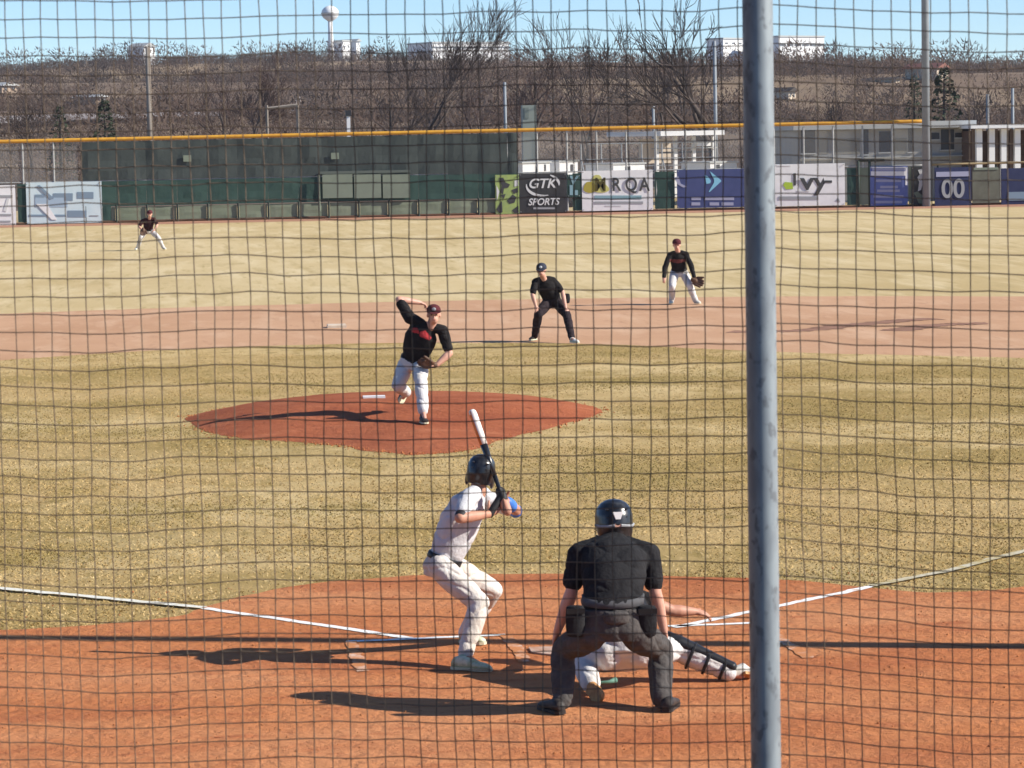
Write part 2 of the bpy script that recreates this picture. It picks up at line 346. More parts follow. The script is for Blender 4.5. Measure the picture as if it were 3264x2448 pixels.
# grass blades on the infield
def in_poly(P, poly):
    x, y = P[:, 0], P[:, 1]; c = np.zeros(len(P), bool); j = len(poly) - 1
    for i in range(len(poly)):
        xi, yi = poly[i]; xj, yj = poly[j]
        with np.errstate(divide='ignore', invalid='ignore'): t = ((yi > y) != (yj > y)) & (x < (xj - xi) * (y - yi) / (yj - yi) + xi)
        c ^= t; j = i
    return c
def tuft_mesh(name, P, h, wd, cols, mat_, z0):
    n = len(P); a = rng.uniform(0, 2 * math.pi, n); hh = h * rng.uniform(.5, 1.3, n); ww = wd * rng.uniform(.6, 1.3, n)
    ln = rng.normal(0, 1.3, (n, 2)) * hh[:, None]
    v = np.zeros((n, 3, 3)); v[:, 0, 0] = P[:, 0] - np.cos(a) * ww; v[:, 0, 1] = P[:, 1] - np.sin(a) * ww
    v[:, 1, 0] = P[:, 0] + np.cos(a) * ww; v[:, 1, 1] = P[:, 1] + np.sin(a) * ww; v[:, 2, 0] = P[:, 0] + ln[:, 0]; v[:, 2, 1] = P[:, 1] + ln[:, 1]; v[:, 2, 2] = hh
    v[..., 2] += z0
    me = bpy.data.meshes.new(name); me.vertices.add(n * 3); me.vertices.foreach_set('co', v.astype(np.float32).ravel())
    me.loops.add(n * 3); me.loops.foreach_set('vertex_index', np.arange(n * 3, dtype=np.int32)); me.polygons.add(n)
    me.polygons.foreach_set('loop_start', np.arange(0, n * 3, 3, dtype=np.int32)); me.update(calc_edges=True)
    c = np.ones((n, 3, 4), np.float32); c[..., :3] = cols[:, None, :]
    at_ = me.attributes.new('tint', 'FLOAT_COLOR', 'POINT'); at_.data.foreach_set('color', c.ravel())
    return link(name, me, mat_)
M_blade = attr_mat('dry_grass_blades')
def blades():
    n = 330000
    y = 1.7 + 32 * rng.uniform(0, 1, n) ** 1.2; d = y + 21.5; half = d * .19
    x = -2.64 + d * .104 + rng.uniform(-1, 1, n) * half; P = np.stack([x, y], 1)
    gp = [(a, b) for a, b in far_edge] + [(20, 15), (26, 8), (40, -2), (40, -30), (-40, -30), (-40, 0), (-24, 14)]
    hp = [(a, b) for a, b in home_edge] + [(12, -4), (12, -16), (-12, -16), (-12, -4)]
    cl_ = np.array([1.5 * noise.noise(V((a * .28, b * .36, 4))) + .9 * noise.noise(V((a * 1.1, b * .7, 0))) + .5 * noise.noise(V((a * 5, b * 2.2, 3))) for a, b in P])
    keep = in_poly(P, gp) & ~in_poly(P, hp) & ~in_poly(P, [((a - 0) * .95, (b - 19.2) * .95 + 19.2) for a, b in outl]) & (rng.uniform(-.9, .9, n) < cl_ + .30)
    P = P[keep]; cl_ = cl_[keep]; m = len(P)
    pal = np.array([(.58, .43, .215), (.52, .37, .165), (.44, .312, .128), (.355, .262, .10), (.295, .228, .08)])
    k = np.clip((1.4 + cl_ * 2.6 + rng.normal(0, .55, m)).round().astype(int), 0, 4); cols = pal[k] * rng.uniform(.92, 1.18, (m, 1))
    o = tuft_mesh('grass', P, .017, .008, cols, M_blade, .008); tag(o, 'short dormant yellow olive grass of the infield', 'grass', kind='stuff')
blades()

# ================================================================== OUTFIELD FENCE AND BANNERS
def FY(x): return 118.6 - .0012 * (x - 8) ** 2
def fpt(u, v, off=0.0):
    """photo pixel -> point on the fence line (off: metres in front of it)"""
    Y = 118.0
    for _ in range(4): q = at(u, v, Y); Y = FY(q.x) - off
    return at(u, v, Y)
def fx(u, v=600): return fpt(u, v).x
M_yel = mat('yellow_rail', (.62, .33, .035), .6, (.50, .24, .03), 3, bump=.1)
M_galv = mat('galvanised_pipe', (.42, .42, .40), .5, (.32, .32, .31), 8, metal=.3)
M_gpost = mat('dark_green_post', (.035, .05, .04), .7)
M_scrA = mat('charcoal_windscreen', (.040, .052, .050), .9, (.055, .068, .064), .8, bump=.5, bscale=6)
M_scrB = mat('green_windscreen', (.028, .062, .052), .9, (.038, .078, .064), .7, bump=.5, bscale=6)
M_scrC = mat('pale_green_skirt', (.17, .205, .14), .9, (.21, .24, .17), 1.2, bump=.4, bscale=7)  # paler grey-green, used low on the fence
M_panel = mat('grey_green_board', (.20, .235, .18), .8, (.17, .20, .155), 1.5)
M_brown = mat('rust_brown', (.10, .05, .03), .9)
def see_through(name, col, a):
    m = bpy.data.materials.new(name); m.use_nodes = True; n = m.node_tree; n.nodes.clear()
    d = n.nodes.new('ShaderNodeBsdfDiffuse'); d.inputs[0].default_value = (*col, 1); t = n.nodes.new('ShaderNodeBsdfTransparent')
    mx = n.nodes.new('ShaderNodeMixShader'); mx.inputs[0].default_value = a; ou = n.nodes.new('ShaderNodeOutputMaterial')
    n.links.new(t.outputs[0], mx.inputs[1]); n.links.new(d.outputs[0], mx.inputs[2]); n.links.new(mx.outputs[0], ou.inputs[0]); return m
M_link = see_through('chain_link_mesh', (.33, .33, .32), .16)

ZT = 3.92                                            # top rail height
X_end = fx(2958)
fence = empty('outfield_fence', (fx(1632), FY(fx(1632)), 0))
tag(fence, 'long outfield fence with yellow top rail and green windscreens', 'fence')
xs = list(np.arange(-34, X_end, 1.0)) + [X_end]
def ztop(x): return 3.80 + .004 * (x + 12)
MB().tube([(x, FY(x), ztop(x)) for x in xs], .085, 8).build('top_rail', M_yel, fence, True)
MB().tube([(x, FY(x) + .03, 1.92) for x in xs], .03, 6).build('middle_rail', M_galv, fence, True)
MB().tube([(x, FY(x) - .02, .05) for x in xs], .06, 6).build('bottom_rail', M_brown, fence, True)
# posts every 1.39 m
xp0 = fx(75); posts = []
x = xp0 - 1.39 * 14
while x < X_end - .3:
    posts.append(x); x += 1.39
XS0, XS1 = fx(245), fx(1652)                         # windscreen from .. to
pm_hi = MB().tube([(0, 0, 0), (0, 0, 3.82)], .045, 8).mesh('post')
pm_gr = MB().tube([(0, 0, 0), (0, 0, .80)], .05, 6).mesh('green_post')
pm_hi.materials.append(M_galv); pm_gr.materials.append(M_gpost)
for x in posts:
    me = pm_gr if XS0 < x < XS1 - .5 else pm_hi
    o = bpy.data.objects.new('post', me); COL.objects.link(o); o.parent = fence
    o.location = V((x, FY(x) + (-.06 if me is pm_gr else .02), 0)) - fence.location
def panel(name, x0, x1, z0, z1, off, th, m, parent, belly=0.0, label=None):
    """sheet that follows the fence line, a little bellied"""
    n = 5; nz = 4; mb = MB(); vs = []; fs = []
    for s in (0, 1):
        for j in range(nz + 1):
            for i in range(n + 1):
                x = x0 + (x1 - x0) * i / n; z = z0 + (z1 - z0) * j / nz
                b = belly * math.sin(math.pi * i / n) * (.6 + .4 * math.sin(2.1 * j + x)) + belly * .8 * noise.noise(V((x * 1.7, 0, z * 1.4)))
                vs.append((x, FY(x) - off - b + s * th, z))
    w_ = n + 1; k = (nz + 1) * w_
    for j in range(nz):
        for i in range(n):
            a = j * w_ + i; fs.append((a, a + 1, a + 1 + w_, a + w_)); fs.append((k + a, k + a + w_, k + a + w_ + 1, k + a + 1))
    for i in range(n):
        fs.append((i, k + i, k + i + 1, i + 1)); a = nz * w_ + i; fs.append((a, a + 1, k + a + 1, k + a))
    for j in range(nz):
        a = j * w_; fs.append((a, a + w_, k + a + w_, k + a)); a = j * w_ + n; fs.append((a, k + a, k + a + w_, a + w_))
    o = mb.add(vs, fs).build(name, m, parent); return o
ps = [XS0] + [x for x in posts if XS0 + .4 < x < XS1 - .4] + [XS1]
for a, b in zip(ps[:-1], ps[1:]):
    panel('skirt_panel', a + .06, b - .06, .10, .72, .0, .02, M_scrC, fence, .02)
    panel('lower_screen', a + .004, b - .004, .76, 1.90, .03, .02, M_scrB, fence, .03)
xu = [x for x in ps]; xu[0] = fx(262)
for a, b in zip(xu[:-1], xu[1:]):
    panel('upper_screen', a - .002, b - .004, 1.96 if a < fx(1400) else 1.90, ztop(a) - .12, .02, .02, M_scrA, fence, .05)
panel('chain_link', -34, fx(250), .1, 3.8, -.04, .01, M_link, fence)
panel('chain_link', XS1 + .05, X_end, .1, 3.85, -.04, .01, M_link, fence)
# green backing right of the windscreen, low part only
for a, b in [(1655, 1700), (1823, 1858), (2085, 2152), (2698, 2735), (2737, 2775), (2895, 2950)]:
    panel('lower_screen', fx(a) + .03, fx(b) - .03, .12, 1.85, .02, .02, M_scrB if a < 2700 else M_scrC, fence, .03)
panel('lower_screen', fx(55), fx(84), .12, 1.85, .02, .02, M_scrB, fence, .02); panel('lower_screen', fx(326), fx(352), .12, 1.85, .02, .02, M_scrB, fence, .02)
for u, v in ((597, 505), (1068, 497)):
    a = fpt(u - 13, v - 10, .12); b = fpt(u + 13, v + 10, .12); panel('patch', a.x, b.x, b.z, a.z, .12, .01, M_panel, fence)

def flat_text(body, size, loc, mat_, name, parent, sx=1.0, shear=0.0, ext=.006, rot=0.0):
    c = bpy.data.curves.new('t', 'FONT'); c.body = body; c.size = size; c.extrude = ext; c.align_x = 'CENTER'; c.align_y = 'CENTER'; c.shear = shear; c.offset = size * .02
    o = bpy.data.objects.new('t', c); COL.objects.link(o); bpy.context.view_layer.update()
    me = bpy.data.meshes.new_from_object(o.evaluated_get(DG())); bpy.data.objects.remove(o); bpy.data.curves.remove(c)
    me.materials.clear(); me.transform(Matrix.Translation(loc) @ Matrix.Rotation(R(90), 4, 'X') @ Matrix.Rotation(rot, 4, 'Z') @ Matrix.Scale(sx, 4, (1, 0, 0)))
    return link(name, me, mat_, parent)
def banner(name, u0, u1, v0, v1, m, label, cat='banner', off=.10, belly=.006, group='banners hung on the outfield fence'):
    a = fpt(u0, (v0 + v1) / 2, off); b = fpt(u1, (v0 + v1) / 2, off); um = (u0 + u1) / 2
    z1 = fpt(um, v0, off).z; z0 = fpt(um, v1, off).z
    e = empty(name, ((a.x + b.x) / 2, FY((a.x + b.x) / 2) - off, z0)); tag(e, label, cat, group)
    panel('sheet', a.x, b.x, z0, z1, off, .012, m, e, belly)
    for xx in (a.x + .06, b.x - .06):
        for zz in (z0 + .06, z1 - .06):
            MB().tube([(xx, FY(xx) - off - .05, zz), (xx, FY(xx) - off + .03, zz)], .022, 6).build('grommet', M_galv, e)
    return e, off + .018
def shape(e, name, pts, off, m):
    P = []
    for u, v in pts: q = fpt(u, v, off); P.append(q)
    mb = MB(); mb.slab(P, (0, .012, 0)); o = mb.build(name, m, e)
    bm = bmesh.new(); bm.from_mesh(o.data); bmesh.ops.recalc_face_normals(bm, faces=bm.faces); bm.to_mesh(o.data); bm.free(); return o
def bar(e, u0, u1, v0, v1, off, m, name='print_line'): return shape(e, name, [(u0, v1), (u1, v1), (u1, v0), (u0, v0)], off, m)
M_wht = mat('white_vinyl', (.78, .78, .77), .55, (.70, .70, .70), 1.5, bump=.25, bscale=4)
M_pale = mat('pale_blue_vinyl', (.50, .62, .66), .55, (.58, .68, .70), 1.2, bump=.25, bscale=4)
M_blk = mat('black_vinyl', (.028, .028, .03), .5, (.045, .045, .045), 2, bump=.25, bscale=4)
M_navy = mat('navy_vinyl', (.045, .06, .16), .5, (.06, .075, .19), 1.4, bump=.25, bscale=4)
M_camo = mat('lime_print', (.33, .43, .12), .6, (.26, .34, .14), 4)
M_ink = mat('dark_print', (.05, .05, .052), .6); M_grey = mat('grey_print', (.30, .31, .32), .6); M_teal = mat('teal_print', (.22, .36, .40), .6)
M_steel = mat('slate_blue_print', (.19, .26, .33), .6); M_mid = mat('mid_blue_print', (.33, .43, .52), .6)
M_sky = mat('sky_blue_print', (.22, .50, .66), .5); M_olive = mat('olive_print', (.075, .06, .012), .6); M_lemon = mat('lemon_print', (.52, .50, .16), .6)
M_must = mat('mustard_print', (.36, .30, .05), .6); M_lil = mat('lilac_grey_print', (.32, .33, .45), .6); M_green = mat('leaf_green_print', (.36, .50, .05), .6); M_lgrey = mat('light_print', (.60, .61, .60), .6)

e, of = banner('banner', -190, 50, 592, 720, M_wht, 'white banner cut off by the left picture edge')
bar(e, -150, 40, 622, 630, of, M_grey); bar(e, -150, 36, 682, 688, of, M_grey); bar(e, -150, 34, 703, 709, of, M_grey)
shape(e, 'print_mark', [(10, 672), (22, 632), (30, 634), (20, 675)], of, M_lgrey)
e, of = banner('banner', 84, 325, 580, 712, M_pale, 'pale blue banner with slate print at the left of the green screens')
bar(e, 112, 142, 620, 629, of, M_steel); bar(e, 112, 215, 630, 660, of, M_mid); bar(e, 170, 232, 616, 640, of, M_steel, 'print_mark'); bar(e, 246, 298, 612, 633, of, M_steel, 'print_mark'); bar(e, 216, 276, 671, 692, of, M_steel, 'print_block')
shape(e, 'print_mark', [(115, 650), (150, 650), (182, 700), (165, 700)], of + .015, M_wht); shape(e, 'print_mark', [(118, 592), (126, 590), (172, 632), (160, 636)], of + .015, M_steel)
bar(e, 92, 210, 684, 690, of, M_steel); bar(e, 286, 314, 686, 689, of, M_grey)
# camouflage + black sports banner
e, of = banner('banner', 1579, 1655, 557, 682, M_camo, 'lime and black camouflage banner beside the black sports banner')
for pts in ([(1590, 567), (1604, 566), (1612, 582), (1626, 588), (1620, 598), (1606, 600), (1604, 620), (1594, 612), (1600, 592)], [(1616, 640), (1634, 620), (1646, 628), (1640, 646), (1624, 650)], [(1582, 668), (1600, 640), (1602, 676), (1592, 680)], [(1630, 606), (1650, 598), (1652, 612), (1638, 618)], [(1632, 670), (1652, 655), (1653, 678), (1640, 680)], [(1594, 622), (1612, 618), (1606, 634)]):
    shape(e, 'camouflage_blot', pts, of, M_ink)
for pts in ([(1640, 575), (1652, 572), (1652, 592), (1640, 595)], [(1582, 590), (1592, 610), (1584, 640)]): shape(e, 'camouflage_blot', pts, of, M_lgrey)
e, of = banner('banner', 1655, 1806, 552, 678, M_blk, 'black banner with white lettering inside two white swooshes')
c = fpt(1727, 586, of); flat_text('GTK', .62, (c.x, c.y, c.z), M_lgrey, 'lettering', e, 1.05, .25)
c = fpt(1732, 644, of); flat_text('SPORTS', .44, (c.x, c.y, c.z), M_lgrey, 'lettering', e, .95, .25); bar(e, 1700, 1768, 661, 667, of, M_grey)
def swoosh(e, cu, cv, a0, a1, rx, rz, th, m, off):
    out = []; inn = []
    for i in range(13):
        t = i / 12; a = a0 + (a1 - a0) * t; k = th * math.sin(math.pi * (.08 + .84 * t))
        out.append((cu + (rx + k) * math.cos(a), cv - (rz + k) * math.sin(a))); inn.append((cu + (rx - k) * math.cos(a), cv - (rz - k) * math.sin(a)))
    for i in range(12): shape(e, 'swoosh', [out[i], out[i + 1], inn[i + 1], inn[i]], off, m)
def swoosh1(e, cu, cv, a0, a1, rx, rz, th, m, off):
    mb = MB(); out = []; inn = []
    for i in range(17):
        t = i / 16; a = a0 + (a1 - a0) * t; k = th * math.sin(math.pi * (.08 + .84 * t))
        out.append(fpt(cu + (rx + k) * math.cos(a), cv - (rz + k) * math.sin(a), off)); inn.append(fpt(cu + (rx - k) * math.cos(a), cv - (rz - k) * math.sin(a), off))
    for i in range(16): mb.add([out[i], out[i + 1], inn[i + 1], inn[i]], [(0, 1, 2, 3)])
    me = mb.mesh(); o = link('swoosh', me, m, e); s_ = o.modifiers.new('s', 'SOLIDIFY'); s_.thickness = .01
swoosh1(e, 1730, 590, R(175), R(290), 52, 34, 4.5, M_lgrey, of); swoosh1(e, 1728, 588, R(-5), R(62), 54, 34, 4.5, M_lgrey, of)
e, of = banner('banner', 1808, 1850, 556, 628, M_scrB, 'narrow dark green sign left of the white banner with a yellow blot', 'sign')
shape(e, 'print_mark', [(1816, 560), (1826, 590), (1846, 560), (1838, 560), (1828, 574), (1824, 560)], of, M_teal); bar(e, 1816, 1826, 590, 622, of, M_teal, 'print_mark'); bar(e, 1832, 1842, 606, 622, of, M_teal, 'print_mark')
e, of = banner('banner', 1855, 2081, 543, 671, M_wht, 'white banner with four tall dark letters over a yellow blot')
def blot(cu, cv, ru, rv, m, off, name='print_blot'):
    shape(e, name, [(cu + ru * math.cos(t) * (1 + .12 * math.sin(3 * t)), cv + rv * math.sin(t) * (1 + .1 * math.cos(2 * t))) for t in np.linspace(0, 6.0, 14)], off, m)
blot(1903, 577, 18, 22, M_lemon, of); blot(1880, 597, 20, 20, M_must, of + .004); blot(1915, 600, 26, 16, M_lemon, of + .002)
for ch, u, m in (('M', 1914, M_olive), ('R', 1964, M_ink), ('Q', 2012, M_ink), ('A', 2054, M_ink)):
    c = fpt(u, 590, of + .02); flat_text(ch, .86, (c.x, c.y, c.z), m, 'lettering', e, .82)
bar(e, 1895, 2045, 623, 635, of, M_teal); bar(e, 1895, 2050, 642, 650, of, M_grey); bar(e, 1930, 1980, 654, 658, of, M_lgrey)
e, of = banner('banner', 2158, 2376, 540, 662, M_navy, 'navy banner with a light blue arrow')
shape(e, 'arrow', [(2262, 545), (2298, 574), (2299, 578), (2262, 612), (2259, 611), (2276, 582), (2276, 572)], of, M_sky)
shape(e, 'arrow_tail', [(2246, 558), (2256, 562), (2266, 576), (2264, 584), (2252, 586), (2249, 574)], of, M_sky)
for a, b, v in ((2204, 2234, 628), (2246, 2340, 628), (2204, 2232, 645), (2262, 2292, 645), (2300, 2338, 645)): bar(e, a, b, v, v + 10, of, M_lil)
shape(e, 'swirl', [(2150, 566), (2162, 562), (2170, 585), (2190, 595), (2178, 598), (2160, 588)], of, M_lil)
e, of = banner('banner', 2470, 2693, 522, 656, M_wht, 'white banner with big dark lettering and a green leaf')
c = fpt(2533, 574, of); flat_text('I', .78, (c.x, c.y, c.z), M_ink, 'lettering', e, 1.1)
c = fpt(2594, 580, of); flat_text('vy', 1.15, (c.x, c.y, c.z), M_ink, 'lettering', e, 1.25)
shape(e, 'leaf', [(2496, 590), (2502, 580), (2526, 582), (2528, 602), (2506, 604)], of, M_green); bar(e, 2628, 2652, 575, 583, of, M_ink)
bar(e, 2482, 2608, 626, 637, of, M_grey); bar(e, 2540, 2580, 608, 611, of, M_lgrey); bar(e, 2480, 2520, 527, 530, of, M_lgrey); shape(e, 'leaf', [(2664, 640), (2672, 630), (2678, 644)], of, M_grey)
e, of = banner('banner', 2774, 2893, 530, 655, mat('royal_blue_vinyl', (.10, .13, .33), .5, (.13, .17, .40), 2), 'blue and white striped sign next to the green gate', 'sign')
bar(e, 2776, 2890, 532, 536, of, M_wht); bar(e, 2776, 2890, 546, 560, of, M_wht, 'white_band'); bar(e, 2780, 2888, 537, 544, of, M_lil)
bar(e, 2886, 2892, 532, 590, of, M_wht)
for v, a, b in ((572, 2792, 2872), (592, 2806, 2862), (604, 2796, 2868), (622, 2784, 2880), (640, 2790, 2876)): bar(e, a, b, v, v + 8, of, M_lil)
e, of = banner('banner', 2905, 2948, 532, 652, M_blk, 'narrow black sign with a white curved figure left of the light pole', 'sign')
shape(e, 'figure', [(2926, 542), (2938, 538), (2948, 552), (2944, 575), (2936, 605), (2926, 610), (2930, 580), (2924, 565), (2932, 556)], of, M_lgrey)
shape(e, 'figure', [(2912, 615), (2924, 610), (2944, 625), (2945, 650), (2928, 648), (2920, 626)], of, M_scrC)
# gate frame
gb = fpt(2737, 600, .05); gt = MB()
e = empty('gate', (gb.x, gb.y, 0)); tag(e, 'dark green pipe gate between the green leaf banner and the striped sign', 'gate')
xa, xb = fx(2736), fx(2772); zt = fpt(2740, 512, .05).z
for xx in (xa, xb): MB().tube([(xx, gb.y, 0), (xx, gb.y, zt)], .06, 8).build('post', M_gpost, e, True)
MB().tube([(xa, gb.y, zt), (xb + .7, gb.y, zt)], .06, 8).build('top_bar', M_gpost, e, True)

# lower right stretch of fence with its own yellow rail
lo = empty('side_fence', (X_end + 4, FY(X_end) - .8, 0)); tag(lo, 'low padded side fence with yellow rail right of the light pole', 'fence')
def rp(u, v, off=0.0): 
    Y = 117.6
    return at(u, v, Y - off)
xl = list(np.linspace(X_end + .1, X_end + 14, 10)); zr = rp(3100, 522).z
MB().tube([(x, 117.6, zr + .004 * (x - X_end)) for x in xl], .05, 8).build('top_rail', mat('faded_tan_rail', (.36, .27, .14), .7), lo, True)
MB().tube([(x, 117.6, .06) for x in xl], .06, 6).build('bottom_rail', M_brown, lo, True)
for i in range(10):
    x = X_end + .4 + i * 1.39; MB().tube([(x, 117.65, 0), (x, 117.65, zr)], .045, 6).build('post', M_gpost, lo)
def rpanel(u0, u1, v0, v1, m, label, extra=()):
    a = rp(u0, v1, .12); b = rp(u1, v0, .12); e = empty('sign', ((a.x + b.x) / 2, a.y, a.z)); tag(e, label, 'sign', 'panels on the low side fence')
    MB().box((a.x, a.y, a.z), (b.x, a.y + .06, b.z)).build('board', m, e); return e, a.y - .02
M_navy2 = mat('dark_navy_pad', (.018, .024, .075), .6, (.026, .034, .09), 2); M_olv = mat('olive_pad', (.10, .10, .075), .8, (.14, .145, .11), 1.5)
e, yy = rpanel(2980, 3096, 532, 656, M_navy2, 'navy sign with the number 00 in grey')
c = rp(3038, 604, .15); flat_text('00', 1.22, (c.x, c.y, c.z), M_grey, 'lettering', e, .92); q0, q1 = rp(2984, 564, .15), rp(3090, 546, .15)
MB().box((q0.x, yy - .012, q0.z), (q1.x, yy + .012, q1.z)).build('pale_band', M_lil, e)
e, yy = rpanel(3100, 3186, 536, 648, M_olv, 'dull olive pad between the 00 sign and the blue pad'); q0, q1 = rp(3104, 542, .15), rp(3182, 533, .15); MB().box((q0.x, yy - .012, q0.z), (q1.x, yy + .012, q1.z)).build('top_strip', M_panel, e)
e, yy = rpanel(3192, 3330, 534, 652, M_navy2, 'dark blue pad at the right picture edge'); q0, q1 = rp(3215, 640, .15), rp(3325, 610, .15); MB().box((q0.x, yy - .012, q0.z), (q1.x, yy + .012, q1.z)).build('pale_band', M_steel, e)

# grey-green board hung over the screens
e = empty('board', (fx(1150), FY(fx(1150)) - .16, fpt(1150, 640).z)); tag(e, 'grey green board in three sections on the green screens', 'board')
for u0, u1 in ((1029, 1123), (1130, 1214), (1221, 1306)):
    a = fpt(u0, 632, .16); b = fpt(u1, 555, .16); panel('section', a.x, b.x, a.z, b.z, .16, .04, M_panel, e)
a = fpt(1020, 555, .15); b = fpt(1308, 541, .15); panel('top_strip', a.x, b.x, a.z, b.z, .15, .05, mat('dull_grey_board', (.10, .12, .105), .8), e)
MB().tube([(fpt(1016, 600).x, FY(0) - .2, .35), (fpt(1016, 600).x, FY(0) - .2, 2.0)], .05, 6).build('post', M_panel, e)

# ================================================================== POLES
M_conc = mat('weathered_steel_pole', (.25, .28, .31), .6, (.21, .235, .26), 2)
M_wood = mat('weathered_wood', (.30, .26, .22), .9, (.22, .19, .16), 3, stretch=(1, 1, .1))
def pole(u, v0, v1, Y, r0, r1, m, label, cat='pole', arms=0, group=None, name='utility_pole', below=None):
    b = at(u[1], v1, Y); t = at(u[0], v0, Y); zb = hz(b.x, Y) if below is None else below
    e = empty(name, (b.x, Y, zb)); tag(e, label, cat, group)
    MB().tube([(b.x, Y, zb - .05), (b.x, Y, t.z)], [r0, r1], 12).build('shaft', m, e, True)
    for i in range(arms): MB().box((b.x - 1.1, Y - .08, t.z - .5 - .9 * i), (b.x + 1.1, Y + .08, t.z - .36 - .9 * i)).build('crossarm', m, e)
    return e
lp = pole((2953, 2953), -900, 656, FY(X_end) - .5, .19, .15, M_conc, 'tall pale steel light pole at the end of the yellow fence rail', name='light_pole', below=0)
pole((478, 478), 150, 420, 178, .20, .15, M_wood, 'weathered wooden utility pole behind the left of the fence', arms=0)
pole((1611, 1611), 262, 400, 166, .11, .09, M_conc, 'short pale grey pole left of the forked bare tree')
pole((2281, 2281), 130, 420, 150, .12, .09, M_conc, 'slender pale pole in front of the bare tree beside the near steel post', group=None)
pole((2083, 2083), 338, 400, 160, .09, .08, M_conc, 'stubby pale pole midway between two bare trees')
pole((3148, 3148), 300, 380, 170, .11, .09, M_conc, 'stubby pale pole above the white shelter roof'); pole((3228, 3228), 280, 380, 170, .11, .09, M_conc, 'taller stubby pole above the right end of the white shelter')

# ================================================================== BUILDINGS BEHIND THE FENCE
M_gwall = mat('grey_siding', (.27, .265, .25), .85, (.33, .32, .30), .8); M_dark = mat('dark_opening', (.02, .02, .024), .4, spec=.5); M_roofg = mat('pale_grey_roof', (.42, .43, .42), .6)
M_white = mat('white_paint', (.80, .80, .79), .6, (.74, .74, .74), 1); M_brn = mat('brown_boards', (.10, .062, .05), .85, (.14, .09, .07), 2); M_cream = mat('cream_render', (.62, .52, .40), .8, (.55, .46, .36), .5)
def bpart(e, name, u0, u1, v0, v1, Y, dp, m):
    a = at(u0, v1, Y); b = at(u1, v0, Y); return MB().box((a.x, Y, a.z), (b.x, Y + dp, b.z)).build(name, m, e)
Yb = 128.0
e = empty('clubhouse', (at(2750, 600, Yb).x, Yb, 0)); tag(e, 'low grey clubhouse with dark windows behind the right of the fence', 'building')
a = at(2548, 420, Yb); b = at(3092, 405, Yb); MB().box((a.x, Yb, 0), (b.x, Yb + 7, b.z)).build('wall', M_gwall, e)
MB().slab([(a.x - .4, Yb - .5, b.z), (b.x + .2, Yb - .5, b.z), (b.x + .2, Yb + 7.4, b.z), (a.x - .4, Yb + 7.4, b.z)], (0, 0, .34)).build('roof', M_roofg, e)
for u0, u1, v0, v1 in ((2555, 2598, 412, 488), (2749, 2768, 412, 492), (2803, 2844, 418, 485), (2896, 2912, 410, 484), (3000, 3041, 412, 477), (2968, 2994, 423, 444), (3045, 3067, 423, 438), (3068, 3090, 411, 479)):
    w_ = bpart(e, 'window', u0, u1, v0, v1, Yb - .03, .05, M_dark); bpart(w_, 'sill', u0 - 3, u1 + 3, v1, v1 + 4, Yb - .10, .12, M_roofg)
bpart(e, 'ledge', 2555, 3092, 497, 505, Yb - .25, .2, M_roofg)
for u0, u1 in ((2612, 2640), (2660, 2740), (2850, 2890)): bpart(e, 'panel', u0, u1, 440, 492, Yb - .02, .03, mat('olive_grey_siding', (.20, .19, .16), .8))
Ys = 126.0
e = empty('shelter', (at(3180, 600, Ys).x, Ys, 0)); tag(e, 'brown shelter with white roof edge and white columns at the right edge', 'shelter')
a = at(3098, 520, Ys); b = at(3420, 412, Ys); MB().box((a.x, Ys + .6, 0), (b.x, Ys + 4, b.z)).build('back_wall', M_brn, e)
bpart(e, 'roof', 3095, 3420, 393, 410, Ys - .4, 5, M_white)
for i, u in enumerate((3114, 3154, 3193, 3236, 3280, 3325)): bpart(e, 'column', u, u + 17, 411, 640, Ys, .3, M_white)
for i in range(10): u = 3100 + i * 24; bpart(e, 'board', u, u + 9, 411, 640, Ys + .5, .06, mat('pale_brown_board', (.22, .16, .13), .8))
Yp = 146.0
e = empty('pavilion', (at(2180, 600, Yp).x, Yp, 0)); tag(e, 'open pavilion with white flat roof behind the navy banner', 'shelter')
bpart(e, 'roof', 2070, 2305, 415, 434, Yp - 1, 6, M_white)
for u in (2080, 2148, 2216, 2290): bpart(e, 'post', u, u + 8, 434, 700, Yp, .15, M_white)
bpart(e, 'back_wall', 2120, 2230, 440, 520, Yp + 4, .2, M_cream); bpart(e, 'rail', 2060, 2300, 468, 476, Yp - .2, .1, M_galv); bpart(e, 'beam', 2080, 2296, 480, 490, Yp + .1, .2, M_dark)
bpart(e, 'counter', 2222, 2272, 452, 466, Yp - .3, .5, M_white); e.rotation_euler.z = R(22)
def trailer(u0, u1, v0, v1, Y, label, wins):
    a = at(u0, v0, Y); b = at(u1, v1, Y); e = empty('trailer', ((a.x + b.x) / 2, Y, 0)); tag(e, label, 'trailer', 'white trailers parked behind the fence')
    MB().box((a.x, Y, .5), (b.x, Y + 2.2, a.z)).build('body', M_white, e)
    MB().box((a.x - .08, Y - .06, a.z), (b.x + .08, Y + 2.26, a.z + .08)).build('roof', M_roofg, e)
    for i, xx in enumerate((a.x + .5, b.x - .5)): 
        MB().tube([(xx, Y - .05, .35), (xx, Y + .18, .35)], .35, 14).build('wheel', M_blk, e, True)
    for u, u2, v, v2 in wins: bpart(e, 'window', u, u2, v, v2, Y - .02, .04, M_dark)
    e.rotation_euler.z = R(32)
trailer(1654, 1765, 521, 560, 127, 'white trailer behind the black sports banner', ((1708, 1713, 532, 548), (1742, 1748, 524, 545)))
trailer(1775, 1850, 516, 545, 129, 'white trailer half hidden behind the narrow green sign', ((1820, 1830, 524, 545),))
trailer(1940, 2070, 525, 548, 131, 'low white trailer above the right end of the yellow blot banner', ((1990, 2010, 530, 548),))
trailer(2250, 2362, 520, 545, 130, 'white trailer behind the navy arrow banner', ((2275, 2290, 524, 545),))
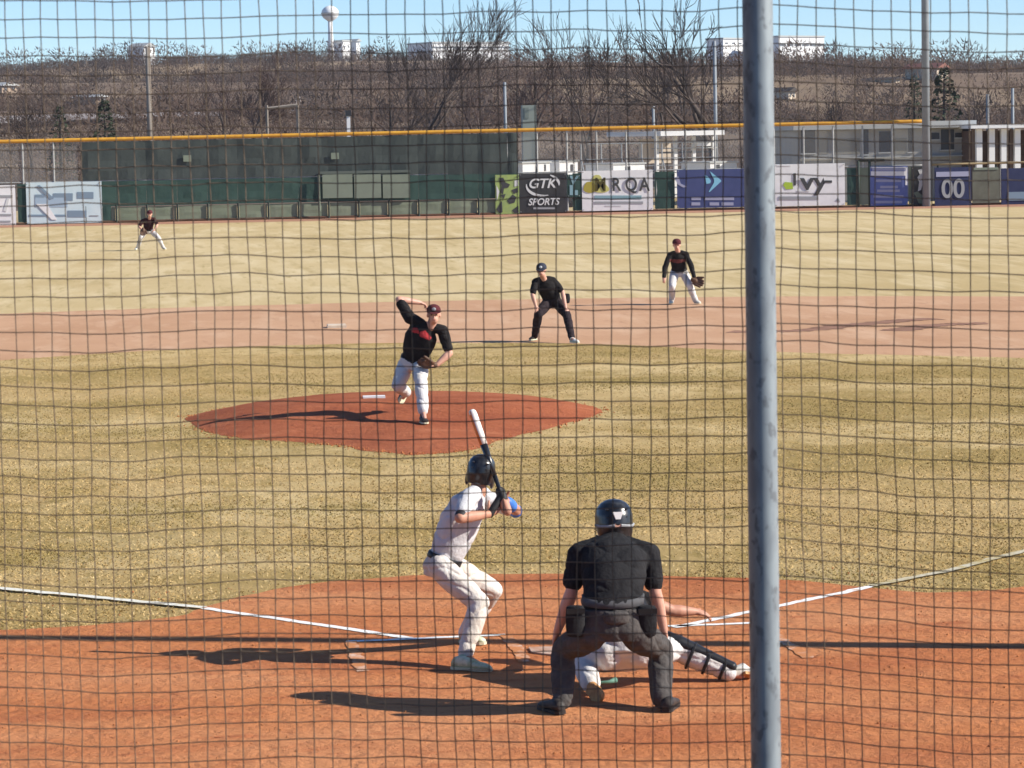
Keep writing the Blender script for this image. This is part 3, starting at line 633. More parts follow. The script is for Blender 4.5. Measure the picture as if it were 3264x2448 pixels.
# aluminium bleachers behind the chain link
e = empty('bleachers', (at(1990, 600, 136).x, 136, 0)); tag(e, 'grey metal bleachers behind the chain link between banner and pavilion', 'bleachers')
for i in range(6):
    v = 520 - i * 16; a = at(1870, v, 136 + i * .7); b = at(2290, v, 136 + i * .7)
    MB().box((a.x, 136 + i * .7, .35 + i * .38), (b.x, 136.3 + i * .7, .40 + i * .38)).build('seat_plank', M_galv, e)
for i in range(7):
    x = at(1880 + i * 66, 500, 136).x; MB().tube([(x, 136, 0), (x, 139.6, 2.35)], .04, 6).build('stringer', M_galv, e); MB().tube([(x, 139.6, 0), (x, 139.6, 3.1)], .04, 6).build('upright', M_galv, e)
xa, xb = at(1875, 500, 139.6).x, at(2290, 500, 139.6).x; MB().tube([(xa, 139.6, 3.1), (xb, 139.6, 3.1)], .035, 6).build('guard_rail', M_galv, e)
# small tank/shed and a white marker
a = at(1665, 335, 158); b = at(1710, 395, 158); e = empty('electrical_cabinet', ((a.x + b.x) / 2, 158, hz(a.x, 158))); tag(e, 'small pale green cabinet above the rail near the short pole', 'cabinet')
MB().box((a.x, 158, hz(a.x, 158)), (b.x, 158.8, a.z)).build('body', mat('pale_green_metal', (.24, .27, .24), .6), e); MB().box((a.x + .12, 157.97, a.z - .8), ((a.x + b.x) / 2 - .04, 158, a.z - .15)).build('door', mat('green_grey_door', (.17, .20, .18), .6), e)
a = at(1105, 365, 160); b = at(1117, 412, 160); e = empty('marker_post', ((a.x + b.x) / 2, 160, hz(a.x, 160))); tag(e, 'small white marker post with dark cap above the yellow rail', 'marker')
MB().box((a.x, 160, hz(a.x, 160)), (b.x, 160.2, a.z - .1)).build('post', M_white, e); MB().box((a.x - .06, 159.94, a.z - .1), (b.x + .06, 160.26, a.z + .25)).build('cap', M_dark, e)

# ================================================================== THE HILL: HOUSES, WATER TOWER
def on_hill(u, v, y0=170, y1=690):
    """first point of the hillside along the ray"""
    last = None
    for Y in np.arange(y0, y1, 2.0):
        q = at(u, v, Y)
        if hz(q.x, Y) >= q.z: return q, Y
    return at(u, v, 640), 640
HF = []
M_hwin = mat('grey_window', (.16, .18, .20), .4)
def house(u0, u1, v0, v1, label, wall=M_white, roof=None, Y=None, pitched=True, nwin=2, group='houses on the hillside', name='hill_house', cat='house', turn=38):
    um = (u0 + u1) / 2
    if Y is None: q, Y = on_hill(um, v1)
    a = at(u0, v0, Y); b = at(u1, v1, Y); zb = min(hz(a.x, Y), b.z) - 1.0
    e = empty(name, ((a.x + b.x) / 2, Y, zb)); tag(e, label, cat, group); W_ = b.x - a.x; H_ = a.z - b.z; D_ = max(5, W_ * .6); HF.append((a.x, b.x, Y))
    zt = a.z - (.3 * H_ if pitched else 0)
    MB().box((a.x, Y, zb), (b.x, Y + D_, zt)).build('wall', wall, e)
    if pitched:
        MB().slab([(a.x - .3, Y - .4, zt), (b.x + .3, Y - .4, zt), ((a.x + b.x) / 2, Y - .4, a.z)], (0, D_ + .8, 0)).build('roof', roof or M_roofg, e)
    else:
        MB().box((a.x - .2, Y - .2, zt), (b.x + .2, Y + D_ + .2, zt + .35)).build('roof', roof or M_roofg, e)
    for i in range(nwin):
        x = a.x + W_ * (i + .5) / nwin; wz = b.z + H_ * .3
        f = MB().box((x - W_ * .07, Y - .06, wz), (x + W_ * .07, Y + .02, wz + H_ * .22)).build('window', M_hwin, e)
    e.rotation_euler.z = R(turn); return e
house(452, 500, 136, 178, 'tall white gabled building on the left skyline', M_white, M_roofg, Y=600, nwin=1)
house(1087, 1122, 133, 160, 'white skyline building right of the water tower foot', M_white, M_roofg, Y=640, pitched=False)
house(1133, 1150, 124, 150, 'tiny white gabled skyline house near the water tower', M_white, M_roofg, Y=650, nwin=1)
house(1362, 1640, 140, 158, 'long low white building on the skyline behind the bare trees', M_white, M_roofg, Y=645, pitched=False, nwin=9, turn=24)
house(2290, 2385, 126, 146, 'white skyline building just left of the near steel post', M_white, M_roofg, Y=645, pitched=False, nwin=3)
house(2460, 2650, 120, 158, 'large white institutional building on the skyline right of the steel post', M_white, M_roofg, Y=640, pitched=False, nwin=6, turn=30)
house(2508, 2542, 278, 322, 'cream house low on the slope right of the steel post', M_cream, mat('dark_brown_roof', (.06, .05, .045), .8))
house(2850, 2874, 245, 268, 'small cream house on the slope left of the light pole', M_cream, mat('dark_brown_roof', (.06, .05, .045), .8), nwin=1)
house(2976, 3030, 200, 255, 'cream gabled house with dark conifer right of the light pole', M_cream, mat('red_brown_roof', (.20, .09, .07), .8))
house(3096, 3110, 198, 218, 'tiny white shed on the slope at the far right', M_white, None, nwin=1)
house(300, 345, 300, 330, 'low tan house among brush at the left', mat('tan_render', (.36, .27, .2), .8), None, nwin=2)
house(0, 60, 262, 300, 'tan house cut by the left picture edge', mat('tan_render', (.36, .27, .2), .8), None, nwin=2)

Yw = 640; c = at(1052, 42, Yw); f_ = at(1054, 150, Yw)
e = empty('water_tower', (c.x, Yw, f_.z - 3)); tag(e, 'white single stem water tower standing on the skyline', 'water tower')
rr = (at(1080, 42, Yw).x - at(1024, 42, Yw).x) / 2
prof = [(-1.02, .30), (-.92, .42), (-.62, .78), (-.3, .95), (0, 1.0), (.35, .93), (.65, .72), (.88, .4), (.98, .1)]
MB().rings([(V((c.x, Yw, c.z + t * rr * .88)), V((rr * k, 0, 0)), V((0, rr * k, 0))) for t, k in prof], 28).build('tank', M_white, e, True)
MB().rings([(V((c.x, Yw, f_.z - 3)), V((.42 * rr, 0, 0)), V((0, .42 * rr, 0))), (V((c.x, Yw, f_.z + 1.5)), V((.3 * rr, 0, 0)), V((0, .3 * rr, 0))), (V((c.x, Yw, c.z - rr * .8)), V((.26 * rr, 0, 0)), V((0, .26 * rr, 0)))], 18).build('stem', M_white, e, True)
MB().tube([(c.x + rr * 1.01 * math.cos(t), Yw + rr * 1.01 * math.sin(t), c.z) for t in np.linspace(0, 2 * math.pi, 25)], .1, 5).build('catwalk', M_galv, e, True)

# road with guard rail climbing behind the left of the fence
M_road = mat('pale_road', (.30, .27, .25), .9, (.25, .22, .21), .5)
def hill_strip(name, a, b, wd, m, lift=.12):
    mb = MB(); n = 40; prev = None
    for i in range(n + 1):
        t = i / n; x = a[0] + (b[0] - a[0]) * t; y = a[1] + (b[1] - a[1]) * t
        cur = (V((x, y - wd / 2, hz(x, y - wd / 2) + lift)), V((x, y + wd / 2, hz(x, y + wd / 2) + lift + .1)))
        if prev: mb.add([prev[0], cur[0], cur[1], prev[1]], [(0, 1, 2, 3)])
        prev = cur
    o = mb.build(name, m); tag(o, kind='structure'); return o
q1, y1 = on_hill(-60, 412); q2, y2 = on_hill(700, 385); hill_strip('road', (q1.x - 20, y1), (q2.x, y2 + 2), 7, M_road, .5)
q1, y1 = on_hill(560, 372); q2, y2 = on_hill(960, 335); hill_strip('road', (q1.x, y1), (q2.x, y2 + 2), 7, M_road, .5)
a = at(945, 330, 162); b = at(955, 398, 162); e = empty('pipe_arch', (a.x, 162, hz(a.x, 162))); tag(e, 'pale pipe frame above the fence left of centre', 'frame')
for u in (850, 948): q = at(u, 335, 162); MB().tube([(q.x, 162, hz(q.x, 162)), (q.x, 162, q.z)], .09, 6).build('post', M_wood, e)
q0 = at(850, 346, 162); q1 = at(950, 334, 162); MB().tube([q0, q1], .09, 6).build('crossbar', M_wood, e)

# ================================================================== TREES AND BRUSH
M_bark = mat('grey_brown_bark', (.055, .042, .036), .95, (.09, .07, .06), 3); M_twig = mat('brown_twigs', (.085, .065, .056), .95, (.065, .048, .042), 2); M_twig2 = mat('reddish_twigs', (.12, .078, .062), .95, (.095, .062, .052), 2)
def bare_tree(u, v, Y, top_v, label, seed, lean=0.0, spread=.55, levels=5, forks=3, fork_at=.3, twig=M_twig, rad=.20, twr=.016):
    r_ = random.Random(seed); b = at(u, v, Y); zb = hz(b.x, Y); top = at(u, top_v, Y).z; H_ = top - zb
    e = empty('bare_tree', (b.x, Y, zb)); tag(e, label, 'tree', 'bare trees behind the fence')
    trunk = MB(); crown = MB()
    def grow(p, d, L, r, lv):
        n = 3; pts = [p]; rad_ = [r]; q = p; dd = d
        for i in range(n):
            dd = (dd + V((r_.gauss(0, .13), r_.gauss(0, .13), r_.gauss(.03, .07)))).normalized(); q = q + dd * (L / n); pts.append(q); rad_.append(max(twr * .6, r * (1 - .42 * (i + 1) / n)))
        (trunk if lv <= 1 else crown).tube(pts, rad_, 6 if lv <= 1 else (4 if lv < 4 else 3))
        if lv >= levels: return
        kids = forks if lv == 0 else r_.choice((2, 3, 3, 4))
        for k in range(kids):
            t = 1.0 if k == 0 else r_.uniform(.35, .95); i = min(n - 1, int(t * n)); src = pts[i].lerp(pts[i + 1], t * n - i) if t < 1 else pts[-1]
            ax = V((r_.gauss(0, 1), r_.gauss(0, 1), r_.gauss(0, .3))).normalized(); an = spread * r_.uniform(.5, 1.25) * (.45 if k == 0 else 1)
            nd = (Matrix.Rotation(an, 3, ax) @ dd + V((0, 0, .10))).normalized()
            grow(src, nd, L * r_.uniform(.62, .86) * (1.0 if lv else 1.15), max(twr, rad_[i] * r_.uniform(.5, .72)), lv + 1)
    grow(V((b.x, Y, zb - .1)), V((lean, 0, 1)).normalized(), H_ * fork_at, rad, 0)
    # fit the height
    zmax = max(max(q.z for q in crown.v), max(q.z for q in trunk.v)); k = H_ / (zmax - zb); base = V((b.x, Y, zb))
    for m_ in (trunk, crown): m_.v = [base + (q - base) * k for q in m_.v]
    trunk.build('trunk', M_bark, e, True); crown.build('crown', twig, e)
    return e
bare_tree(1335, 405, 168, -40, 'tall forked bare tree right of the water tower', 3, spread=.50, levels=6, fork_at=.28, rad=.20)
bare_tree(1300, 405, 176, 120, 'lower leaning bare tree beside the tall forked one', 9, lean=-.55, spread=.5, levels=5)
bare_tree(1872, 405, 160, 25, 'broad bare tree above the white banner with a yellow blot', 21, spread=.58, levels=6, fork_at=.27, rad=.20)
bare_tree(2286, 405, 156, -60, 'big low forked bare tree left of the near steel post', 37, spread=.60, levels=5, fork_at=.20, forks=4, rad=.24)
bare_tree(800, 405, 186, 150, 'bushy brown bare tree left of the water tower', 41, spread=.6, levels=6, twig=M_twig2, fork_at=.24)
bare_tree(690, 405, 196, 190, 'reddish bare tree above the green windscreen', 43, spread=.6, levels=5, twig=M_twig2, fork_at=.22)
bare_tree(1690, 405, 190, 110, 'brown bare tree above the right end of the green windscreen', 47, spread=.62, levels=5, twig=M_twig2, fork_at=.22)
bare_tree(2080, 405, 200, 190, 'low bare tree behind the pavilion roof', 55, spread=.6, levels=5)
bare_tree(2170, 405, 260, 110, 'thin bare tree on the slope behind the pavilion', 57, spread=.5, levels=5)
bare_tree(1530, 405, 210, 200, 'round brown bare tree at the middle of the slope', 59, spread=.65, levels=5, twig=M_twig2, fork_at=.2)
bare_tree(3120, 420, 190, 250, 'low bare tree above the white shelter', 61, spread=.6, levels=5)
bare_tree(2700, 420, 180, 300, 'scrubby bare tree behind the clubhouse', 63, spread=.7, levels=5)
bare_tree(90, 425, 172, 300, 'scrubby bare tree above the pale blue banner', 67, spread=.7, levels=5)

M_pine = mat('dark_conifer', (.022, .032, .018), .9, (.035, .045, .022), 3)
def conifer(u, v0, v1, Y, wd, label, seed, green=1.0):
    r_ = random.Random(seed); b = at(u, v1, Y); zb = min(hz(b.x, Y), b.z); t = at(u, v0, Y); H_ = t.z - zb
    e = empty('conifer', (b.x, Y, zb)); tag(e, label, 'tree', 'conifers on the slope')
    MB().tube([(b.x, Y, zb), (b.x, Y, t.z - .1 * H_)], [.2, .05], 6).build('trunk', M_bark, e)
    mb = MB()
    for i in range(420):
        h = r_.uniform(.1, 1) ; a = r_.uniform(0, 6.283); rad = wd * (1 - h) ** .8 * r_.uniform(.35, 1.05) + .08; c = V((b.x, Y, zb + h * H_)); p = c + V((math.cos(a) * rad, math.sin(a) * rad, -.12 * rad))
        s = r_.uniform(.2, .5) * wd * .32; d = V((r_.gauss(0, 1), r_.gauss(0, 1), r_.gauss(0, .6))).normalized() * s; f = V((math.cos(a), math.sin(a), -.4)) * s * 1.3
        mb.add([p - d, p + d, p + f], [(0, 1, 2)])
    mb.build('crown', M_pine, e); return e
conifer(192, 340, 402, 176, 1.1, 'small dark conifer at the far left', 1); conifer(335, 318, 402, 178, 1.5, 'wider dark conifer left of the wooden pole', 2)
conifer(3010, 215, 370, 190, 1.9, 'tall dark conifer right of the light pole', 3); conifer(2915, 240, 380, 195, 1.2, 'dark conifer left of the light pole', 4)

# brush that covers the slope: far too many to count
M_brush = attr_mat('bare_brush')
def brush():
    n = 17000; per = 105
    y = 152 + (690 - 152) * rng.uniform(0, 1, n) ** .8; d = y + 21.5
    x = CAM.x + d * math.tan(YAW) + rng.uniform(-1, 1, n) * d * .22
    # leave paler clearings
    cl = np.array([noise.noise(V((a * .010, b * .030, 1.0))) + .5 * noise.noise(V((a * .04, b * .06, 7.0))) for a, b in zip(x, y)])
    k = (cl < .10 + .25 * rng.uniform(0, 1, n) ** 3) & (y < 625)
    for (a0, a1, Yh) in HF: k &= ~((x > a0 - 1.5) & (x < a1 + 1.5) & (y > Yh - 45) & (y < Yh + 8))
    x, y, cl = x[k], y[k], cl[k]; n = len(x); z = hill_z(x, y)
    near = y < 200; big = rng.uniform(0, 1, n) < .10
    H_ = np.where(near, rng.uniform(.7, 1.8, n), np.where(big, rng.uniform(2.4, 4.4, n), rng.uniform(.8, 2.1, n))); H_ = np.where(y > 600, np.minimum(H_, 1.5), H_); Wd = H_ * rng.uniform(.6, 1.2, n)
    # slivers start low and fan out
    a = rng.uniform(0, 2 * math.pi, (n, per)); rr = np.sqrt(rng.uniform(0, 1, (n, per))); h = rng.uniform(.05, 1, (n, per)) ; dome = np.sqrt(np.clip(1 - (h - .25) ** 2 / .6, .05, 1))
    cx = x[:, None] + np.cos(a) * rr * dome * Wd[:, None]; cy = y[:, None] + np.sin(a) * rr * dome * Wd[:, None]; cz = z[:, None] + h * H_[:, None]
    sc = (H_ * .10 + .06)[:, None] * rng.uniform(.5, 1.5, (n, per)); dx = np.cos(a) * .6 + rng.normal(0, .5, (n, per)); dz = .7 + rng.normal(0, .5, (n, per)); dy = np.sin(a) * .6 + rng.normal(0, .5, (n, per))
    v = np.zeros((n, per, 3, 3)); th = sc * .17
    v[..., 0, 0] = cx - th; v[..., 0, 1] = cy; v[..., 0, 2] = cz; v[..., 1, 0] = cx + th; v[..., 1, 1] = cy; v[..., 1, 2] = cz + th * .6
    v[..., 2, 0] = cx + dx * sc; v[..., 2, 1] = cy + dy * sc; v[..., 2, 2] = cz + dz * sc
    pal = np.array([(.155, .104, .078), (.125, .092, .077), (.175, .12, .087), (.112, .088, .079), (.215, .158, .112), (.09, .072, .065)])
    fr = np.clip((y - 200) / 420, 0, 1); pk = np.clip(np.round(2 + 3 * cl * 2 + rng.normal(0, 1.2, n)), 0, 5).astype(int); pk = np.where((rng.uniform(0, 1, n) < fr * .75), rng.choice([1, 3, 5, 3], n), pk)
    c = pal[pk] * rng.uniform(.85, 1.15, (n, 1)); c = np.repeat(c[:, None], per, 1) * rng.uniform(.85, 1.15, (n, per, 1))
    N = n * per; me = bpy.data.meshes.new('brush'); me.vertices.add(N * 3); me.vertices.foreach_set('co', v.astype(np.float32).ravel())
    me.loops.add(N * 3); me.loops.foreach_set('vertex_index', np.arange(N * 3, dtype=np.int32)); me.polygons.add(N); me.polygons.foreach_set('loop_start', np.arange(0, N * 3, 3, dtype=np.int32)); me.update(calc_edges=True)
    cc = np.ones((N, 3, 4), np.float32); cc[..., :3] = c.reshape(N, 1, 3); at_ = me.attributes.new('tint', 'FLOAT_COLOR', 'POINT'); at_.data.foreach_set('color', cc.ravel())
    o = link('brush', me, M_brush); tag(o, 'brown leafless brush covering the hillside behind the fence', 'brush', kind='stuff')
brush()

# ================================================================== BACKSTOP: STEEL POST AND NET
FH = V((math.sin(YAW), math.cos(YAW), 0)); RH = V((math.cos(YAW), -math.sin(YAW), 0))
def npl(u, v, dist):
    d = ray(u, v); return CAM + d * (dist / d.dot(FH))
DN = 7.25
pc = npl(2428, 1224, DN); PX = V((pc.x, pc.y, 0))
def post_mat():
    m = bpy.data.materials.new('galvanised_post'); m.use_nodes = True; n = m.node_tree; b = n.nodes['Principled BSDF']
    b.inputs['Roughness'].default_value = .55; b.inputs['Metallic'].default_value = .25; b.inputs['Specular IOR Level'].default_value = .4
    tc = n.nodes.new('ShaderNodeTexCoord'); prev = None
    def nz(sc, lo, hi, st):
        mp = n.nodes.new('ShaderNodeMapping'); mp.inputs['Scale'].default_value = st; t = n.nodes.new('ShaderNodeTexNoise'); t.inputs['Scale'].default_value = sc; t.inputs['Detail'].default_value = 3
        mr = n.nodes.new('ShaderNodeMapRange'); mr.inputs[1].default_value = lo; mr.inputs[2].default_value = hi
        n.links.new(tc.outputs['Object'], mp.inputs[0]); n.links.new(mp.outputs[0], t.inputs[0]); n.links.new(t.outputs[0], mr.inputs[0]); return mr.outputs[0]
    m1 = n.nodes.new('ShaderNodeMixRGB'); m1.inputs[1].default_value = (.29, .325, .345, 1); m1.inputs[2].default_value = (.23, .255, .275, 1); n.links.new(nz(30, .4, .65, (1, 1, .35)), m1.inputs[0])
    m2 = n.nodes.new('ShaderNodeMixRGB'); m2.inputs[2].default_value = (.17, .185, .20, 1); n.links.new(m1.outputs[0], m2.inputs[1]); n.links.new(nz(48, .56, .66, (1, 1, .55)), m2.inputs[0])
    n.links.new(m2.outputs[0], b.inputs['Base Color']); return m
e = empty('backstop_post', (PX.x, PX.y, 0)); tag(e, 'near galvanised steel backstop post, dark on its left side', 'post')
RP = .0365
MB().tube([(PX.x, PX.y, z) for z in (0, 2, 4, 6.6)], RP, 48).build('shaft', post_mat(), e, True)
MB().rings([(V((PX.x, PX.y, 6.6 + t)), V((RP * k, 0, 0)), V((0, RP * k, 0))) for t, k in ((0, 1.08), (.03, 1.08), (.05, .8), (.06, .3))], 24).build('cap', M_galv, e, True)
MB().rings([(V((PX.x, PX.y, t)), V((r, 0, 0)), V((0, r, 0))) for t, r in ((0, .14), (.06, .13), (.08, .05))], 20).build('footing', M_conc, e, True)
M_net = mat('dark_twine', (.10, .074, .054), .85, (.16, .12, .085), 90)
def net_panel(name, origin, along, ncol, nrow, cell, label, seed, zoff, shear=0.0, r=.00135):
    N = lambda q: noise.noise(q + V((seed * 11.3, 0, 0)))
    nrm = V((0, 0, 1)).cross(along).normalized()
    G = []
    for j in range(nrow + 1):
        row = []
        for i in range(ncol + 1):
            s = i * cell; z = zoff + j * cell
            ds = .010 * N(V((s * 1.1, z * .9, 1))) + .0055 * N(V((s * 9, z * 6, 2))); dz = .016 * N(V((s * 1.3, z * .8, 5))) + .0065 * N(V((s * 8, z * 10, 6))) - .006 * math.sin(s * 5.1 + N(V((s, z, 3))) * 3)
            dn = .03 * N(V((s * .9, z * .7, 9)))
            row.append(origin + along * (s + ds) + V((0, 0, z + dz - shear * s)) + nrm * dn)
        G.append(row)
    P = np.array([[tuple(q) for q in row] for row in G])
    vs = []; fs = []; cnt = 0
    al = np.array(along); up = np.array((0, 0, 1.)); nm = np.array(nrm)
    def strands(L, a_, b_):
        nonlocal cnt
        # L: (k, m, 3) polylines; square-ish tubes with 4 sides
        k, m, _ = L.shape; off = np.stack([a_, b_, -a_, -b_]) * r
        vv = (L[:, :, None, :] + off[None, None]).reshape(-1, 3); vs.append(vv)
        base = cnt + (np.arange(k)[:, None] * m + np.arange(m - 1)[None]) * 4
        for s in range(4):
            s2 = (s + 1) % 4; fs.append(np.stack([base + s, base + s2, base + 4 + s2, base + 4 + s], -1).reshape(-1, 4))
        cnt += len(vv)
    strands(P, up, nm); strands(P.transpose(1, 0, 2), al, nm)
    K = P.reshape(-1, 3); rk = r * 1.75; oc = np.stack([al, nm, -al, -nm, up, -up]) * rk; vv = (K[:, None] + oc[None]).reshape(-1, 3); base = cnt + np.arange(len(K)) * 6; vs.append(vv); cnt += len(vv)
    tri = [np.stack([base + a, base + b, base + c], -1) for a, b, c in ((0, 1, 4), (1, 2, 4), (2, 3, 4), (3, 0, 4), (1, 0, 5), (2, 1, 5), (3, 2, 5), (0, 3, 5))]
    faces = [tuple(f) for A in fs for f in A.tolist()] + [tuple(f) for A in tri for f in A.tolist()]
    o = link(name, mesh_from(np.concatenate(vs).tolist(), faces, name), M_net); rebase(o, (origin.x, origin.y, 0)); tag(o, label, 'net', 'netting of the backstop'); return o
cell = .0446
a7 = R(5.0); left_dir = -(RH * math.cos(a7) - FH * math.sin(a7)); a24 = R(7); right_dir = RH * math.cos(a24) - FH * math.sin(a24)
back = PX + FH * (RP + .004)
net_panel('backstop_net', back - RH * 0.0, left_dir, 78, 138, cell, 'dark square mesh net left of the near steel post', 1, .012)
net_panel('backstop_net', back + RH * .012 + FH * .004, right_dir, 36, 138, cell, 'dark square mesh net right of the near steel post', 2, -.03, .042)

# the spectators' side: asphalt apron, bleacher steps under the camera, wall added on the left (all outside the frame, kept dark to shade the near post)
M_asph = mat('asphalt', (.05, .05, .052), .95, (.065, .064, .064), 3); M_stand = mat('stand_boards', (.10, .10, .105), .8, (.07, .07, .075), 2); M_shade = mat('shade_wall_boards', (.07, .055, .045), .9, (.09, .07, .055), 1)
sheet('pavement', [(-40, -14.75), (40, -14.75), (40, -60), (-40, -60)], .022, M_asph)
mb = MB()
for i in range(7): mb.box((-6.5, -17.2 - i * .85, 0), (4.5, -16.4 - i * .85, .28 + i * .33))
tag(mb.build('grandstand', M_stand), kind='structure')
mb = MB(); mb.box((-15, -26, 0), (-6.9, -11.5, 6.2)); mb.box((-15.6, -26.5, 6.2), (-6.3, -11, 6.5)); tag(mb.build('shade_wall', M_shade), kind='structure')  # unseen block added to cut the light on the post's left side

# stadium light pole out to the right, whose long shadow crosses home plate
sh = V((-to_sun.x, -to_sun.y, 0)).normalized()
lb = V((-.25, .78, 0)) - sh * 8.2
e = empty('light_pole', (lb.x, lb.y, 0)); tag(e, 'tall steel light pole beside the field whose shadow crosses home plate', 'pole')
MB().tube([(lb.x, lb.y, 0), (lb.x, lb.y, 13.0)], [.13, .10], 16).build('shaft', M_conc, e, True)
MB().tube([(lb.x, lb.y, 0), (lb.x, lb.y, .25)], .32, 16).build('base_plate', M_conc, e)
for i in (-1, 0, 1): MB().box((lb.x - .3, lb.y + i * .6 - .2, 12.9), (lb.x + .1, lb.y + i * .6 + .2, 13.3)).build('lamp', M_galv, e)

# ================================================================== PEOPLE
M_skin = mat('tanned_skin', (.52, .27, .18), .55, (.46, .22, .145), 14, spec=.4); M_skin2 = mat('fair_skin', (.60, .34, .25), .55, (.54, .28, .20), 14, spec=.4)
M_hairb = mat('dark_hair', (.035, .022, .015), .8); M_eye = mat('eye', (.015, .012, .010), .3); M_lip = mat('lips', (.30, .10, .085), .6)
def cloth(name, c, c2, sc=9, b=.35): return mat(name, c, .9, c2, sc, bump=b, bscale=45, spec=.15)
M_jwhite = cloth('white_jersey', (.54, .535, .55), (.60, .59, .60)); M_pwhite = cloth('white_trousers', (.62, .61, .61), (.56, .53, .50), 5)
M_pcream = cloth('dusty_white_trousers', (.66, .63, .59), (.56, .49, .42), 5)
M_jblack = cloth('black_jersey', (.014, .013, .014), (.024, .022, .022)); M_ublack = cloth('charcoal_shirt', (.013, .013, .015), (.024, .024, .026))
M_ugrey = cloth('heather_grey_trousers', (.060, .056, .055), (.092, .083, .078), 14); M_udark = cloth('navy_black_trousers', (.022, .016, .020), (.035, .026, .028))
M_red = cloth('red_print', (.48, .055, .06), (.42, .04, .045)); M_maroon = cloth('maroon_cap', (.085, .02, .025), (.11, .03, .034)); M_navycap = cloth('navy_cap', (.03, .035, .055), (.045, .05, .07))
M_mjer = cloth('maroon_black_jersey', (.045, .012, .016), (.025, .01, .012)); M_helm = mat('gloss_black_helmet', (.014, .015, .017), .28, (.05, .053, .056), 16, spec=.6, lo=.52, hi=.72)
M_belt = mat('black_belt', (.012, .012, .013), .5); M_shoeb = mat('black_shoe', (.018, .016, .016), .6, (.05, .04, .035), 20); M_shoew = mat('white_shoe', (.66, .66, .62), .6, (.55, .52, .45), 20)
M_shoeg = mat('pale_green_shoe', (.30, .36, .20), .6, (.60, .64, .48), 14); M_sole = mat('cream_sole', (.62, .60, .42), .7); M_glove = mat('brown_leather', (.085, .045, .028), .6, (.13, .07, .04), 20)
M_bglove = mat('black_batting_glove', (.02, .02, .022), .6); M_blue = mat('blue_elbow_guard', (.045, .16, .52), .5, (.06, .20, .60), 10); M_tan = mat('tan_leather', (.52, .28, .11), .6, (.36, .17, .06), 22); M_mintsole = mat('teal_trim', (.10, .22, .17), .6)
M_tape = mat('white_bat_paint', (.80, .76, .70), .35); M_orange = mat('orange_bat_paint', (.70, .20, .05), .35); M_batb = mat('black_bat_paint', (.02, .022, .026), .3, spec=.6); M_silver = mat('grey_bat_paint', (.30, .31, .32), .35); M_guard = mat('black_guard_plastic', (.018, .018, .02), .4)

def hand(mb, wr, d, pn, curl=.5, s=1.0, thumb=1):
    """palm plus five fingers; d = along the hand, pn = palm normal, curl in radians per joint"""
    d = d.normalized(); pn = (pn - d * pn.dot(d)).normalized(); sd = d.cross(pn) * thumb
    palm = wr + d * .075 * s
    mb.ell(wr + d * .045 * s, d * .055 * s, sd * .042 * s, pn * .017 * s, 10)
    mb.limb(wr - d * .01, .026 * s, wr + d * .03 * s, .026 * s, 8)
    for i, (o_, L) in enumerate(((.030, .070), (.010, .080), (-.010, .074), (-.029, .058))):
        p = palm + sd * o_ * s + d * (.012 if i in (1, 2) else 0) * s; dd = d; k = 0
        for seg, fr in enumerate((.45, .32, .23)):
            k += curl; dd = d * math.cos(k) + pn * math.sin(k); q = p + dd * L * fr * s; mb.limb(p, (.0098 - .001 * seg) * s, q, (.0090 - .001 * seg) * s, 7); p = q
    p = wr + d * .022 * s + sd * .036 * s; dd = (d * .75 + sd * .65).normalized()
    for fr in (.030, .026): q = p + dd * fr * s; mb.limb(p, .0115 * s, q, .0098 * s, 7); p = q; dd = (dd + pn * .5 * curl + d * .25).normalized()

def head_parts(mb, c, f, u, s=1.0):
    r = f.cross(u).normalized()
    mb.ell(c + u * .024 * s - f * .012 * s, r * .076 * s, f * .096 * s, u * .094 * s, 16)
    mb.ell(c - u * .052 * s + f * .018 * s, r * .056 * s, f * .068 * s, u * .064 * s, 14)
    mb.limb(c + f * .090 * s + u * .012 * s, .009 * s, c + f * .106 * s - u * .026 * s, .0135 * s, 8)
    mb.ell(c + f * .074 * s + u * .022 * s, r * .055 * s, f * .020 * s, u * .012 * s, 10)
    for k in (-1, 1): mb.ell(c + r * k * .078 * s - u * .010 * s - f * .008 * s, r * .011 * s, f * .020 * s, u * .032 * s, 8)
def face_details(e, c, f, u, s=1.0, hair=True):
    r = f.cross(u).normalized()
    for k in (-1, 1): MB().ell(c + f * .078 * s + r * k * .031 * s + u * .002 * s, r * .014 * s, f * .012 * s, u * .008 * s, 10).build('eye', M_eye, e, True)
    MB().ell(c + f * .081 * s - u * .058 * s, r * .024 * s, f * .010 * s, u * .006 * s, 10).build('mouth', M_lip, e, True)
    if hair: MB().ell(c - f * .028 * s + u * .022 * s, r * .080 * s, f * .086 * s, u * .088 * s, 14).build('hair', M_hairb, e, True)
def cap(e, c, f, u, m, s=1.0, mark=None):
    r = f.cross(u).normalized(); rg = []
    for h, k in ((.028, 1.0), (.05, 1.02), (.075, .97), (.098, .82), (.115, .58), (.124, .28), (.127, .05)): rg.append((c + u * h * s - f * .010 * s, r * .085 * k * s, f * .104 * k * s))
    o = MB().rings(rg, 20).build('cap', m, e, True)
    mb = MB(); P = []
    for i in range(11):
        t = math.pi * (i / 10) - math.pi / 2; P.append(c + u * (.034 - .014 * math.cos(t)) * s + f * (.078 + .085 * math.cos(t)) * s + r * .078 * math.sin(t) * s)
    mb.slab(P, u * .006 * s).build('brim', m, o)
    if mark: MB().ell(c + f * .092 * s + u * .072 * s, r * .026 * s, f * .010, u * .022 * s, 8).build('badge', mark, o)
    return o
